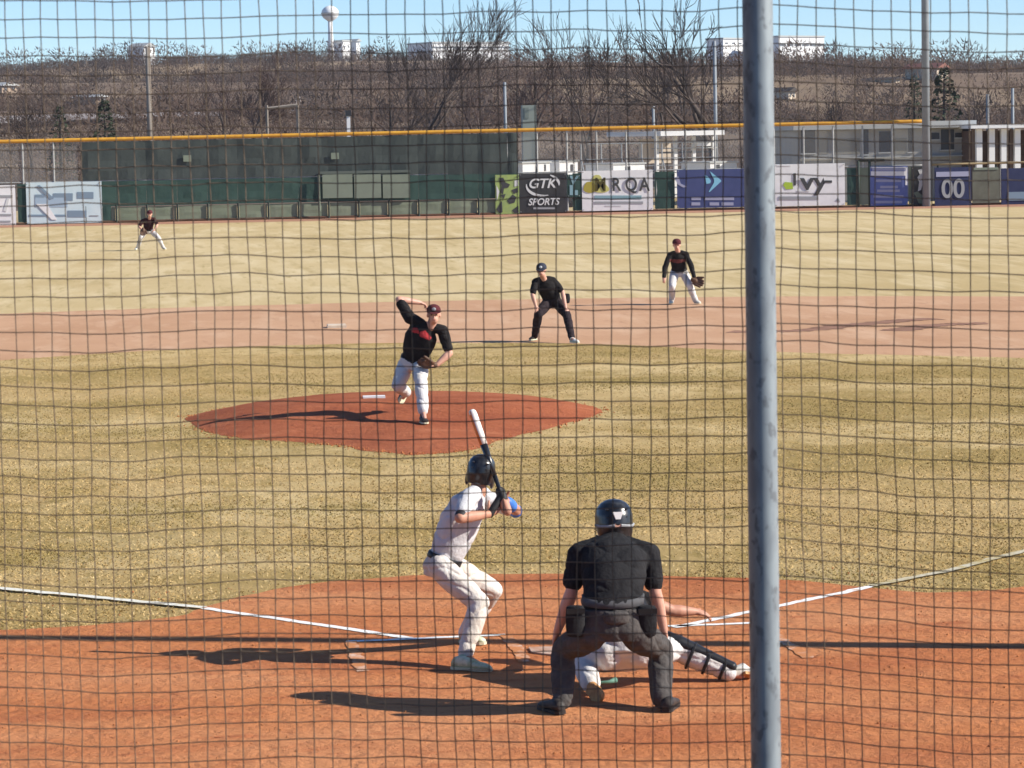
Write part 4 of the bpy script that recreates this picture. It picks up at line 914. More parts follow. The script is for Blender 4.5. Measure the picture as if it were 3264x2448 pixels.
def shoe(e, heel, toe, m, sole, up=V((0, 0, 1)), wd=.047, name='shoe', ank=None):
    d = (toe - heel); L = d.length; d.normalize(); up = (up - d * up.dot(d)).normalized(); sd = d.cross(up); rg = []
    for t, h, k in ((-.04, .045, .55), (.02, .070, .86), (.14, .082, .92), (.30, .080, .86), (.48, .064, .92), (.66, .050, 1.05), (.82, .042, 1.02), (.95, .032, .75), (1.02, .02, .4)):
        rg.append((heel + d * L * t + up * (.012 + h * .5), sd * wd * k, up * h * .56))
    mb = MB().rings(rg, 14)
    if ank is not None: mb.limb(heel + d * L * .16 + up * .05, .042, ank, .038, 12)
    o = link(name, remesh(mb, .009, 3), m, e, True)
    P = [heel + d * L * t + sd * wd * k * s_ for s_, seq in ((1, ((-.05, .5), (.04, .9), (.3, .85), (.66, 1.06), (.9, .9), (1.03, .4))), (-1, ((1.03, .4), (.9, .9), (.66, 1.06), (.3, .85), (.04, .9), (-.05, .5)))) for t, k in seq]
    MB().slab(P, up * .020).build('sole', sole, o); return o
def torso_axes(J):
    t = V(J['shR']) - V(J['shL']); b = V(J['hipR']) - V(J['hipL']); return t.normalized(), b.normalized()
def torso(mb, J, spine, k=1.0, n=20):
    ts, bs = torso_axes(J); m = len(spine); rg = []
    for i, (p, hw, hd) in enumerate(spine):
        a = spine[max(0, i - 1)][0]; b = spine[min(m - 1, i + 1)][0]; up = (b - a).normalized(); r = bs.lerp(ts, i / (m - 1)); r = (r - up * r.dot(up)).normalized(); f = up.cross(r)
        rg.append((p, r * hw * k, f * hd * k))
    mb.rings(rg, n); return mb
def person(label, J, spine, face, up, base, vox=.009, sleeve=.72, shirt=M_jblack, trousers=M_pwhite, skin=M_skin, shoes=None, hs=1.0, baggy=1.0, belt=M_belt, curlL=.5, curlR=.5, pnL=None, pnR=None, thL=1, thR=1, hem=None, seed=0, long_sleeve=False, hands=(1, 1), legw=1.0, armw=1.0, hair=True):
    e = empty('person', base); tag(e, label, 'person')
    J = {k: V(v) for k, v in J.items()}; f = face.normalized(); u = (up - f * up.dot(f)).normalized(); c = J['head']
    b = MB(); torso(b, J, spine, .80)
    b.limb(J['neck'] - u * .02, .062 * hs, c - u * .05 * hs - f * .012, .054 * hs, 12); head_parts(b, c, f, u, hs)
    for s in 'LR':
        b.limb(J['sh' + s], .050 * armw, J['el' + s], .040 * armw, 12, [(.45, .050 * armw)]); b.limb(J['el' + s], .041 * armw, J['wr' + s], .027 * armw, 12, [(.3, .044 * armw)])
        b.limb(J['hip' + s], .072, J['knee' + s], .050, 12); b.limb(J['knee' + s], .048, J['ank' + s], .034, 12, [(.3, .052)]); b.limb(J['ank' + s], .036, J['toe' + s] * .5 + J['ank' + s] * .5, .028, 8)
        if hands['LR'.index(s)]:
            d = J.get('ha' + s, J['wr' + s] + (J['wr' + s] - J['el' + s])) - J['wr' + s]; pn = pnL if s == 'L' else pnR
            hand(b, J['wr' + s], d, pn if pn is not None else V((0, .3, -1)), curlL if s == 'L' else curlR, 1.0 * hs, thL if s == 'L' else thR)
    link('body', remesh(b, vox, 3), skin, e, True); face_details(e, c, f, u, hs, hair)
    sh = MB(); torso(sh, J, spine, 1.0)
    for s in 'LR':
        a, l, wv = J['sh' + s], J['el' + s], J['wr' + s]
        nk = J['neck'].lerp(a, .45); sh.limb(nk, .066, a, .072 * armw, 12)
        if long_sleeve: sh.limb(a, .070 * armw, l, .062 * armw, 12); sh.limb(l, .062 * armw, wv, .048 * armw, 12)
        else: q = a.lerp(l, sleeve); sh.limb(a, .070 * armw, q, .066 * armw, 12)
    o_sh = link('shirt', remesh(sh, vox, 5, fold=.0075, fscale=5, seed=seed), shirt, e, True)
    tr = MB(); k = baggy
    low = spine[:2]; ts, bs = torso_axes(J)
    torso(tr, J, [(spine[0][0] - (spine[1][0] - spine[0][0]).normalized() * .07, spine[0][1] * .82, spine[0][2] * .85), spine[0], (spine[1][0] * .55 + spine[0][0] * .45, spine[1][1] * .6 + spine[0][1] * .4, spine[1][2] * .55 + spine[0][2] * .45), spine[1]], 1.06)
    for s in 'LR':
        a, l, w_ = J['hip' + s], J['knee' + s], J['ank' + s]; cuff = l.lerp(w_, .93)
        tr.limb(a, .102 * k * legw, l, .080 * k * legw, 14, [(.4, .100 * k * legw)]); tr.limb(l, .079 * k * legw, cuff, .060 * k * k * legw, 14, [(.35, .080 * k * legw)])
    o_tr = link('trousers', remesh(tr, vox, 4, fold=.0085, fscale=5, seed=seed + 3), trousers, e, True)
    if belt:
        wp, hw, hd = spine[1]; upv = (spine[2][0] - spine[0][0]).normalized(); r = bs.lerp(ts, .25); r = (r - upv * r.dot(upv)).normalized(); ff = upv.cross(r)
        MB().rings([(wp + upv * t, r * hw * kk, ff * hd * kk) for t, kk in ((-.024, 1.05), (-.022, 1.085), (.020, 1.085), (.022, 1.05))], 28).build('belt', belt, e, True)
    if shoes:
        for s in 'LR':
            h_ = J['heel' + s]; shoe(e, h_, J['toe' + s], shoes[0], shoes[1], J.get('shup' + s, V((0, 0, 1))), ank=J['ank' + s])
    return e, o_sh, o_tr
def paint(o, mats, fn):
    """print on cloth: give faces chosen by fn(world centre, normal) another material"""
    me = o.data; base = V((0, 0, 0)); q = o.parent
    while q is not None: base += q.location; q = q.parent
    for m_ in mats: me.materials.append(m_)
    for p in me.polygons:
        k = fn(p.center + base, p.normal)
        if k: p.material_index = k
def pix(q):
    d = q - CAM; z = d.dot(FWD); return IMW / 2 + FPX * d.dot(RGT) / z, IMH / 2 - FPX * d.dot(UPV) / z
def flatg(q, z=0.0): return V((q.x, q.y, z))
def glove(e, c, d, pn, m, s=1.0, name='glove'):
    """fielder's mitt: cupped pocket, four stalls, thumb, heel pad, webbing"""
    d = d.normalized(); pn = (pn - d * pn.dot(d)).normalized(); sd = d.cross(pn); mb = MB()
    mb.ell(c, d * .10 * s, sd * .10 * s, pn * .032 * s, 14)
    for o_, L in ((.07, .10), (.03, .13), (-.012, .13), (-.05, .11)): mb.limb(c + sd * o_ * s, .026 * s, c + sd * o_ * 1.15 * s + d * L * s + pn * .045 * s, .021 * s, 9)
    mb.limb(c - sd * .08 * s - d * .02, .028 * s, c - sd * .12 * s + d * .08 * s + pn * .045 * s, .022 * s, 9); mb.limb(c - sd * .09 * s + d * .07 * s, .012, c - sd * .05 * s + d * .09 * s + pn * .01, .030 * s, 8)
    mb.limb(c - d * .09 * s, .045 * s, c - d * .03 * s, .05 * s, 10)
    return link(name, remesh(mb, .009, 2), m, e, True)
Xr = V((1, 0, 0)); Yf = V((0, 1, 0)); Zu = V((0, 0, 1)); toCam = V((-.06, -1, .1)).normalized()

# ---------------------------------------------------------------- batter
B = frame(1280, 1280, 1.802)
hR = flatg(gpt(1280 + 300 / 1.802, 1280 + 1552 / 1.802), .022); tR = flatg(gpt(1280 + 512 / 1.802, 1280 + 1566 / 1.802), .022)
hL = flatg(gpt(1280 + 345 / 1.802, 1280 + 1400 / 1.802), .022); tL = flatg(gpt(1280 + 478 / 1.802, 1280 + 1412 / 1.802), .022)
J = dict(head=B(455, 405, .22), neck=B(440, 510, .2), shR=B(382, 560, .04), shL=B(478, 560, .42), elR=B(335, 668, -.16), elL=B(662, 632, .36), wrR=B(508, 645, .02), wrL=B(594, 566, .15),
         haR=B(560, 590, .05), haL=B(570, 545, .10), hipR=B(225, 955, .06), hipL=B(285, 950, .34), kneeR=B(447, 1160, -.06), kneeL=B(520, 1085, .52), ankR=B(362, 1470, hR.y + .05), ankL=B(355, 1345, hL.y),
         heelR=hR, toeR=tR, heelL=hL, toeL=tL)
sp = [(B(232, 960, .20), .165, .135), (B(248, 900, .20), .155, .118), (B(292, 800, .20), .172, .140), (B(335, 690, .20), .190, .150), (B(382, 595, .21), .188, .132), (B(425, 535, .21), .12, .085), (B(442, 500, .21), .065, .062)]
bat_e, o_sh, o_tr = person('batter in white uniform and black helmet holding a raised bat', J, sp, V((.25, 1, -.05)), V((.18, 0, 1)), flatg(B(380, 1550, .25)), vox=.0075, sleeve=.74, shirt=M_jwhite, trousers=M_pcream, shoes=(M_shoeg, M_sole), curlL=.75, curlR=.75, pnR=V((.3, .9, .2)), pnL=V((-.3, -.9, .2)), seed=1, baggy=.98, hair=False)
f = V((.25, 1, -.05)).normalized(); u = V((.18, 0, 1)); u = (u - f * u.dot(f)).normalized(); r = f.cross(u); c = J['head']
def helmet(e, c, f, u, r, m, flaps=True, s=1.0, drop=False):
    mb = MB(); rg = []
    if drop: mb.ell(c - u * .085 * s - f * .055 * s, r * .066 * s, f * .05 * s, u * .055 * s, 14)
    for h, k, sft in ((-.088, .82, -.030), (-.055, .95, -.022), (-.01, 1.0, -.006), (.04, 1.0, 0), (.078, .90, 0), (.105, .70, 0), (.122, .40, 0), (.128, .08, 0)):
        dk = .118 * k * (1 - .25 * (h < -.03)); rg.append((c + u * h * s + f * sft * s, r * .102 * k * s, f * dk * s))
    mb.rings(rg, 28)
    for k in (-1, 1):
        if flaps: mb.ell(c + r * k * .092 * s - u * .055 * s + f * .02 * s, r * .018 * s, f * .058 * s, u * .062 * s, 12)
    o = link('helmet', remesh(mb, .0075, 4), m, e, True)
    P = []
    for i in range(11):
        t = math.pi * (i / 10) - math.pi / 2; P.append(c + u * (.036 - .012 * math.cos(t)) * s + f * (.095 + .062 * math.cos(t)) * s + r * .088 * math.sin(t) * s)
    if flaps: MB().slab(P, u * .007).build('brim', m, o)
    for h in (.03, .07):
        for k in (-1, 1): MB().ell(c + u * h * s - f * .085 * s + r * .052 * k * s, r * .012, f * .03, u * .006, 8).build('vent', M_dark, o)
    return o
helmet(bat_e, c + u * .004, f, u, r, M_helm)
# elbow guard, batting gloves
gd = MB(); gd.limb(J['elL'] + (J['shL'] - J['elL']) * .04, .052, J['elL'] + (J['wrL'] - J['elL']) * .78, .046, 12, [(.35, .040), (.6, .05)]); link('elbow_guard', remesh(gd, .008, 3), M_blue, bat_e, True)
un = MB(); un.limb(J['shR'].lerp(J['elR'], .84), .047, J['shR'].lerp(J['elR'], .94), .045, 12); link('elbow_sleeve', remesh(un, .008, 3), M_bglove, bat_e, True)
kb = B(610, 640, .02); kt = B(402, 48, .30); bd = (kt - kb).normalized()
for s, q in (('R', kb + bd * .135), ('L', kb + bd * .05)):
    gm = MB(); gm.limb(q - bd * .035, .036, q + bd * .035, .036, 10)
    side = bd.cross(V((0, 1, 0))).normalized(); fw = bd.cross(side)
    for i in range(4):
        o_ = q + bd * (-.032 + .021 * i)
        for j in range(5):
            a0 = -.6 + j * .75; a1 = a0 + .75; gm.limb(o_ + (side * math.cos(a0) + fw * math.sin(a0)) * .028, .011, o_ + (side * math.cos(a1) + fw * math.sin(a1)) * .028, .0105, 7)
    gm.limb(q + side * .03 - bd * .02, .013, q + fw * .03 + bd * .05, .011, 7); gm.limb(q, .030, V(J['wr' + s]), .030, 10)
    link('batting_glove', remesh(gm, .006, 2), M_bglove if s == 'R' else M_skin, bat_e, True)
# back pocket mark and belt end: dark round patch on the hip
pq = B(137, 925, .2); MB().ell(pq + V((.02, -.03, 0)), V((.012, .0, .0)), V((0, .024, 0)), V((0, 0, .02)), 10).build('pocket_flap', M_belt, bat_e, True)
# the bat (held, so a thing of its own)
be = empty('baseball_bat', kb); tag(be, 'baseball bat with white and orange barrel and black grip held by the batter', 'bat')
def lathe(prof, m, name, par):
    a = bd.orthogonal().normalized(); b_ = bd.cross(a); return MB().rings([(kb + bd * t, a * r_, b_ * r_) for t, r_ in prof], 20).build(name, m, par, True)
BL = (kt - kb).length
lathe([(-.012, .018), (-.008, .0255), (.008, .0255), (.018, .016)], M_batb, 'knob', be); lathe([(.016, .0135), (.14, .0135), (BL * .36, .0165)], M_batb, 'grip', be)
lathe([(BL * .36, .0168), (BL * .50, .0215), (BL * .66, .0280)], M_batb, 'taper', be); brl = lathe([(BL * .66, .0282), (BL * .78, .0300), (BL * .955, .0305), (BL * .985, .027), (BL * 1.0, .016)], M_tape, 'barrel', be)
paint(brl, [M_orange, M_silver], lambda q, n: 1 if n.dot(V((-1, 0, -.2))) > .35 and (q - kb).dot(bd) < BL * .97 else (2 if (q - kb).dot(bd) < BL * .70 else 0))

# ---------------------------------------------------------------- plate umpire
U = frame(1640, 1560, 2.127)
fL = gpt(1640 + 310 / 2.127, 1560 + 1535 / 2.127); fR = gpt(1640 + 1020 / 2.127, 1560 + 1520 / 2.127); yl, yr = fL.y, fR.y
J = dict(head=U(673, 208, yl + .42), neck=U(680, 335, yl + .34), shL=U(432, 432, yl + .26), shR=U(915, 432, yl + .26), elL=U(385, 700, yl + .20), elR=U(955, 700, yl + .20), wrL=U(292, 960, yl + .25), wrR=U(1012, 950, yl + .25),
         haL=U(252, 1075, yl + .32), haR=U(1022, 1055, yl + .32), hipL=U(520, 985, yl - .06), hipR=U(832, 985, yl - .06), kneeL=U(335, 1085, yl + .25), kneeR=U(990, 1080, yl + .25), ankL=U(325, 1450, yl + .02), ankR=U(995, 1440, yr + .02),
         heelL=flatg(fL + V((-.0, -.06, 0)), .022), toeL=flatg(fL + V((-.11, .19, 0)), .022), heelR=flatg(fR + V((.0, -.06, 0)), .022), toeR=flatg(fR + V((.10, .20, 0)), .022))
sp = [(U(672, 955, yl - .03), .245, .17), (U(668, 800, yl - .02), .205, .150), (U(670, 690, yl + .04), .205, .150), (U(672, 560, yl + .12), .225, .150), (U(675, 440, yl + .22), .225, .130), (U(680, 372, yl + .30), .14, .095), (U(682, 330, yl + .34), .075, .07)]
ump, o_sh, o_tr = person('plate umpire in charcoal shirt and grey trousers crouching with hands on knees', J, sp, V((-.05, 1, -.12)), V((0, .1, 1)), flatg((fL + fR) / 2), vox=.0075, sleeve=.74, shirt=M_ublack, trousers=M_ugrey, shoes=(M_shoeb, M_shoeb), curlL=.35, curlR=.35, pnL=V((.4, .1, -.6)), pnR=V((-.4, .1, -.6)), seed=5, baggy=1.12, belt=None, thL=-1, thR=1, skin=M_skin2, armw=1.05, legw=.98, hair=False)
f = V((-.05, 1, -.12)).normalized(); u = V((0, .1, 1)); u = (u - f * u.dot(f)).normalized(); r = f.cross(u); c = J['head']
hm = helmet(ump, c - u * .016, f, u, r, M_helm, flaps=False, s=1.24, drop=True)
P = [c - f * .166 + u * a + r * b_ for a, b_ in ((.055, -.036), (.055, .036), (.028, .024), (.006, .016), (.006, -.016), (.028, -.024))]  # outline of the white patch on the back of the helmet
MB().slab(P, f * .05).build('white_patch', M_wht, hm); MB().slab([c - f * .150 + u * a + r * b_ for a, b_ in ((-.02, -.02), (-.02, .02), (-.045, .02), (-.045, -.02))], f * .03).build('buckle', M_skin2, hm)
for k in (-1, 1): MB().tube([c + r * k * .02 - f * .148 - u * .035, c + r * k * .07 - f * .128 - u * .04, c + r * k * .105 - f * .092 - u * .04, c + r * k * .128 - f * .02 + u * -.03], .010, 6).build('strap', M_grey, hm)
cg = MB()
for i in range(5):
    h = -.10 + i * .035; cg.tube([c + u * h + r * .11 * math.sin(t) + f * (.05 + .115 * math.cos(t)) for t in np.linspace(-1.4, 1.4, 9)], .005, 5)
for i in (-1, 0, 1): cg.tube([c + u * h + r * .05 * i + f * (.162 - .01 * abs(i)) for h in (-.10, .0, .045)], .005, 5)
cg.build('face_cage', M_dark, hm)
ng = MB(); ng.limb(J['neck'] - Zu * .03, .082, c - u * .075 - f * .02, .074, 16); link('neck_guard', remesh(ng, .009, 2), M_guard, ump, True)
# waist band, ball bags, collar
q0 = [(U(668, 770, yl - .02), .205, .158), (U(668, 715, yl + .01), .208, .157)]
ts = V((1, 0, 0)); MB().rings([(q, ts * a * k, V((0, 1, .1)) * b_ * k) for (q, a, b_), k in ((q0[0], .99), (q0[0], 1.0), (q0[1], 1.0), (q0[1], .97))], 28).build('waistband', mat('grey_waistband', (.10, .10, .105), .9, (.07, .07, .075), 9), ump, True)
for x, y, w_ in ((412, 890, .066), (898, 890, .068), (690, 870, .088)):
    q = U(x, y, yl - (.13 if x != 690 else .175)); m_ = MB(); hh = .105 if x != 690 else .042
    m_.rings([(q + Zu * t * hh, Xr * w_ * k, Yf * .040 * k) for t, k in ((-1.02, .6), (-.9, .88), (-.4, 1.0), (.4, .98), (.85, .92), (.95, .75))], 14); bb = link('ball_bag' if x != 690 else 'pouch', remesh(m_, .008, 4), M_ublack if x != 690 else M_ugrey, ump, True)
    if x != 690: MB().box((q.x - w_ * .9, q.y - .045, q.z + .05), (q.x + w_ * .9, q.y - .035, q.z + .085)).build('flap', M_belt, bb)

# ---------------------------------------------------------------- catcher
K = U
Lf = gpt(1640 + 560 / 2.127, 1560 + 1462 / 2.127); Rf = gpt(1640 + 1520 / 2.127, 1560 + 1312 / 2.127); y0 = -1.28
tR_ = V((Rf.x + .10, Rf.y + .03, .03)); hR_ = V((Rf.x + .02, Rf.y - .01, .05))
J = dict(head=K(690, 600, -.62), neck=K(715, 690, -.76), shL=K(560, 780, -.80), shR=K(905, 765, -.82), elL=K(520, 900, -.58), elR=K(1070, 822, -.80), wrL=K(560, 860, -.36), wrR=K(1225, 828, -.76), haR=K(1310, 845, -.74), haL=K(580, 830, -.25),
         hipL=K(625, 1120, y0), hipR=K(850, 1105, y0), kneeL=K(455, 1130, -.98), kneeR=K(1100, 1085, -1.02), ankL=K(520, 1330, -1.50), ankR=K(1470, 1245, Rf.y), heelL=K(500, 1345, -1.60), toeL=V((Lf.x + .02, Lf.y + .02, .03)), heelR=hR_, toeR=tR_, shupL=V((.2, 1, .2)), shupR=V((-.75, -.1, .6)))
sp = [(K(740, 1115, y0 + .02), .19, .15), (K(740, 1020, y0 + .10), .16, .125), (K(740, 930, y0 + .22), .165, .13), (K(735, 850, y0 + .34), .185, .13), (K(730, 780, y0 + .44), .18, .115), (K(722, 725, y0 + .50), .11, .08), (K(716, 690, y0 + .53), .065, .062)]
cat, o_sh, o_tr = person('catcher in white trousers and black shin guard squatting with one leg out to the right', J, sp, V((0, 1, 0)), V((0, .2, 1)), flatg(K(740, 1300, y0)), vox=.009, sleeve=.35, shirt=M_jblack, trousers=M_pwhite, shoes=(M_shoeb, M_tan), curlR=.45, pnR=V((0, .3, -1)), seed=9, baggy=1.08, hands=(1, 1), armw=1.0, hair=False)
for o in cat.children:
    if o.name.startswith('shoe') and (o.data.vertices[0].co + cat.location).x > .55: o.data.materials.clear(); o.data.materials.append(M_shoew)
    elif o.name.startswith('shoe'): o.data.materials.clear(); o.data.materials.append(M_tan)
kn, an = J['kneeR'], J['ankR']; dv = (an - kn).normalized(); off = (V((.15, .35, .9)) - dv * V((.15, .35, .9)).dot(dv)).normalized(); sdv = dv.cross(off)
sg = MB()
sg.rings([(kn + dv * t * (an - kn).length + off * .036, off * .060 * k, sdv * .092 * k) for t, k in ((-.42, .5), (-.36, .85), (-.2, 1.0), (0, 1.08), (.16, 1.0), (.5, .86), (.85, .74), (1.0, .70), (1.05, .4))], 18)
sgo = link('shin_guard', remesh(sg, .009, 3), M_guard, cat, True)
for t, rr_ in ((-.02, .098), (.26, .092), (.55, .080), (.85, .068)):
    q = kn + dv * (an - kn).length * t; MB().tube([q + off * rr_ * math.cos(a) + sdv * rr_ * math.sin(a) for a in np.linspace(0, 2 * math.pi, 17)], .012, 6).build('strap', M_guard, sgo)
kn, an = J['kneeL'], J['ankL']; dv = (an - kn).normalized(); sg = MB(); sg.limb(kn + dv * .02 + V((0, .05, 0)), .075, an.lerp(kn, .2) + V((0, .05, -.02)), .06, 12); link('shin_guard', remesh(sg, .01, 3), M_guard, cat, True)
MB().tube([K(560, 1310, -1.42), K(640, 1305, -1.40), K(690, 1290, -1.38)], [.008, .012, .020], 8).build('knee_saver', M_mintsole, cat, True)
f = V((0, 1, 0)); u = V((0, .2, 1)); u = (u - f * u.dot(f)).normalized(); helmet(cat, J['head'], f, u, f.cross(u), M_helm, flaps=False, s=1.1)
glove(cat, J['haL'], V((0, .6, .8)), V((0, 1, 0)), M_glove, 1.25, 'mitt')
mb = MB(); torso(mb, {k: V(v) for k, v in J.items()}, [(p_ + V((0, .03, 0)), a * 1.04, b * 1.12) for p_, a, b in sp[1:5]], 1.0); link('chest_protector', remesh(mb, .012, 3), M_guard, cat, True)

# ---------------------------------------------------------------- pitcher
Pz = frame(1150, 880, 3.19)
fy = 17.55; ft = Pz(642, 1505, fy); zf = mound_z(ft.x, fy)
ft = gpt(1150 + 642 / 3.19, 880 + 1508 / 3.19, .085); fz = .085
for _ in range(12): ft = gpt(1150 + 642 / 3.19, 880 + 1508 / 3.19, fz); fz = .5 * fz + .5 * mound_z(ft.x, ft.y)
fy = ft.y + .12; 
by = fy + .95
J = dict(head=Pz(742, 392, by - .42), neck=Pz(708, 505, by - .36), shR=Pz(497, 428, by - .22), shL=Pz(832, 552, by - .36), elR=Pz(388, 240, by - .12), wrR=Pz(592, 268, by - .02), haR=Pz(668, 292, by + .02), elL=Pz(902, 785, by - .42), wrL=Pz(770, 905, by - .50), haL=Pz(700, 890, by - .5),
         hipR=Pz(458, 905, by - .05), hipL=Pz(598, 915, by - .20), kneeR=Pz(378, 1115, by - .30), kneeL=Pz(612, 1085, by - .62), ankR=Pz(462, 1185, by + .06), ankL=Pz(636, 1385, fy + .04),
         heelL=V((ft.x - .01, fy + .06, fz + .012)), toeL=V((ft.x + .02, fy - .19, fz + .012)), heelR=Pz(462, 1195, by + .16), toeR=Pz(402, 1288, by + .10), shupR=V((-.3, .9, .3)))
sp = [(Pz(528, 905, by - .12), .175, .140), (Pz(538, 850, by - .12), .172, .130), (Pz(565, 760, by - .18), .200, .145), (Pz(600, 650, by - .25), .222, .150), (Pz(645, 560, by - .30), .205, .132), (Pz(688, 520, by - .34), .11, .082), (Pz(708, 490, by - .36), .062, .06)]
pit, o_sh, o_tr = person('pitcher in black jersey with red lettering throwing from the mound', J, sp, V((-.05, -1, -.02)), V((.02, 0, 1)), V((ft.x, fy, fz)), vox=.0085, sleeve=.75, shirt=M_jblack, trousers=M_pwhite, shoes=(M_shoeb, M_sole), skin=M_skin2, curlR=.6, pnR=V((.2, .2, -1)), seed=13, baggy=1.10, armw=1.15, hs=1.06)
f = V((-.05, -1, -.02)).normalized(); cap(pit, J['head'], f, (Zu - f * Zu.dot(f)).normalized(), M_maroon, 1.08, M_grey)
glove(pit, J['haL'] + V((-.02, -.03, -.01)), V((-1, -.2, .1)), V((0, .6, .8)), M_glove, .95)
def in2(P, u, v):
    c = False; j = len(P) - 1
    for i in range(len(P)):
        if ((P[i][1] > v) != (P[j][1] > v)) and (u < (P[j][0] - P[i][0]) * (v - P[i][1]) / (P[j][1] - P[i][1]) + P[i][0]): c = not c
        j = i
    return c
R1 = [(1150 + x / 3.19, 880 + y / 3.19) for x, y in ((512, 530), (575, 525), (592, 560), (590, 585), (515, 570))]; R2 = [(1150 + x / 3.19, 880 + y / 3.19) for x, y in ((600, 565), (655, 550), (722, 628), (700, 655), (596, 612))]
paint(o_sh, [M_red], lambda q, n: 1 if n.y < -.1 and (in2(R1, *pix(q)) or in2(R2, *pix(q))) else 0)

# ---------------------------------------------------------------- base umpire
C = frame(1640, 720, 3.3515); y0 = gpt(1690, 1092).y
g1 = gpt(1640 + 215 / 3.3515, 720 + 1232 / 3.3515); g2 = gpt(1640 + 632 / 3.3515, 720 + 1262 / 3.3515)
J = dict(head=C(288, 478, y0 - .05), neck=C(312, 560, y0 + .05), shR=C(222, 600, y0 + .05), shL=C(412, 580, y0 + .10), elR=C(192, 735, y0 - .05), wrR=C(228, 855, y0 - .12), haR=C(236, 900, y0 - .14), elL=C(512, 705, y0 + .10), wrL=C(548, 880, y0 - .08), haL=C(572, 940, y0 - .14),
         hipR=C(360, 815, y0 + .28), hipL=C(458, 815, y0 + .28), kneeR=C(255, 945, y0 - .10), kneeL=C(560, 955, y0 - .10), ankR=C(212, 1190, g1.y + .06), ankL=C(612, 1205, g2.y + .06), heelR=flatg(g1 + V((.03, .12, 0)), .022), toeR=flatg(g1 + V((-.09, -.10, 0)), .022), heelL=flatg(g2 + V((-.03, .12, 0)), .022), toeL=flatg(g2 + V((.07, -.12, 0)), .022))
sp = [(C(405, 810, y0 + .28), .165, .14), (C(392, 755, y0 + .24), .17, .14), (C(372, 700, y0 + .2), .18, .15), (C(345, 645, y0 + .14), .19, .15), (C(325, 600, y0 + .10), .18, .12), (C(316, 575, y0 + .07), .11, .085), (C(312, 555, y0 + .05), .062, .06)]
bu, o_sh, o_tr = person('base umpire in black with navy cap bent over behind the pitcher', J, sp, V((-.25, -1, -.12)), V((-.05, 0, 1)), flatg((g1 + g2) / 2), vox=.0105, sleeve=.78, shirt=M_jblack, trousers=M_udark, shoes=(M_shoew, M_sole), skin=M_skin2, curlL=.3, curlR=.3, seed=17, baggy=1.05, belt=None)
for o in bu.children:
    if o.name.startswith('shoe') and (o.data.vertices[0].co.x) < 0: o.data.materials.clear(); o.data.materials.append(M_shoeb)
f = V((-.25, -1, -.12)).normalized(); cap(bu, J['head'], f, (Zu - f * Zu.dot(f)).normalized(), M_navycap, 1.12, M_wht)
q = C(552, 775, y0 + .24); m_ = MB(); m_.rings([(q + Zu * t * .09, Xr * .075 * k, Yf * .05 * k) for t, k in ((-1, .6), (-.8, .9), (0, 1), (.8, .9), (1, .7))], 12); link('ball_bag', remesh(m_, .01, 3), M_ublack, bu, True)

# ---------------------------------------------------------------- second baseman
g1 = gpt(1640 + 1678 / 3.3515, 720 + 838 / 3.3515); g2 = gpt(1640 + 1945 / 3.3515, 720 + 840 / 3.3515); y0 = (g1.y + g2.y) / 2
J = dict(head=C(1733, 205, y0 - .06), neck=C(1745, 272, y0), shR=C(1660, 315, y0 + .02), shL=C(1832, 305, y0 + .02), elR=C(1607, 445, y0 - .03), wrR=C(1597, 545, y0 - .12), haR=C(1597, 580, y0 - .16), elL=C(1888, 430, y0 - .03), wrL=C(1918, 545, y0 - .14), haL=C(1930, 585, y0 - .18),
         hipR=C(1708, 505, y0 + .2), hipL=C(1812, 503, y0 + .2), kneeR=C(1682, 650, y0 - .12), kneeL=C(1872, 640, y0 - .12), ankR=C(1677, 812, g1.y + .05), ankL=C(1940, 812, g2.y + .05), heelR=flatg(g1 + V((0, .12, 0)), .022), toeR=flatg(g1 + V((-.03, -.13, 0)), .022), heelL=flatg(g2 + V((0, .12, 0)), .022), toeL=flatg(g2 + V((.05, -.13, 0)), .022))
sp = [(C(1760, 500, y0 + .2), .165, .14), (C(1757, 465, y0 + .18), .16, .13), (C(1753, 420, y0 + .14), .165, .135), (C(1748, 365, y0 + .09), .18, .135), (C(1746, 320, y0 + .04), .175, .12), (C(1746, 295, y0 + .02), .11, .085), (C(1746, 270, y0), .062, .06)]
sb, o_sh, o_tr = person('fielder in black long sleeves, white trousers and maroon cap crouching on the infield', J, sp, V((-.1, -1, -.05)), V((.05, 0, 1)), flatg((g1 + g2) / 2), vox=.0115, long_sleeve=True, shirt=M_jblack, trousers=M_pwhite, shoes=(M_shoew, M_sole), skin=M_skin2, seed=21, baggy=1.02)
f = V((-.1, -1, -.05)).normalized(); cap(sb, J['head'], f, (Zu - f * Zu.dot(f)).normalized(), M_maroon, 1.12)
glove(sb, J['haL'] + V((.03, -.05, -.02)), V((.8, -.2, -.4)), V((0, -1, .2)), M_glove, 1.1)
LT = [(1640 + x / 3.3515, 720 + y / 3.3515) for x, y in ((1655, 355), (1830, 360), (1828, 382), (1745, 400), (1660, 385))]
paint(o_sh, [cloth('dull_red_print', (.16, .05, .045), (.12, .04, .04))], lambda q, n: 1 if n.y < -.2 and in2(LT, *pix(q)) else 0)

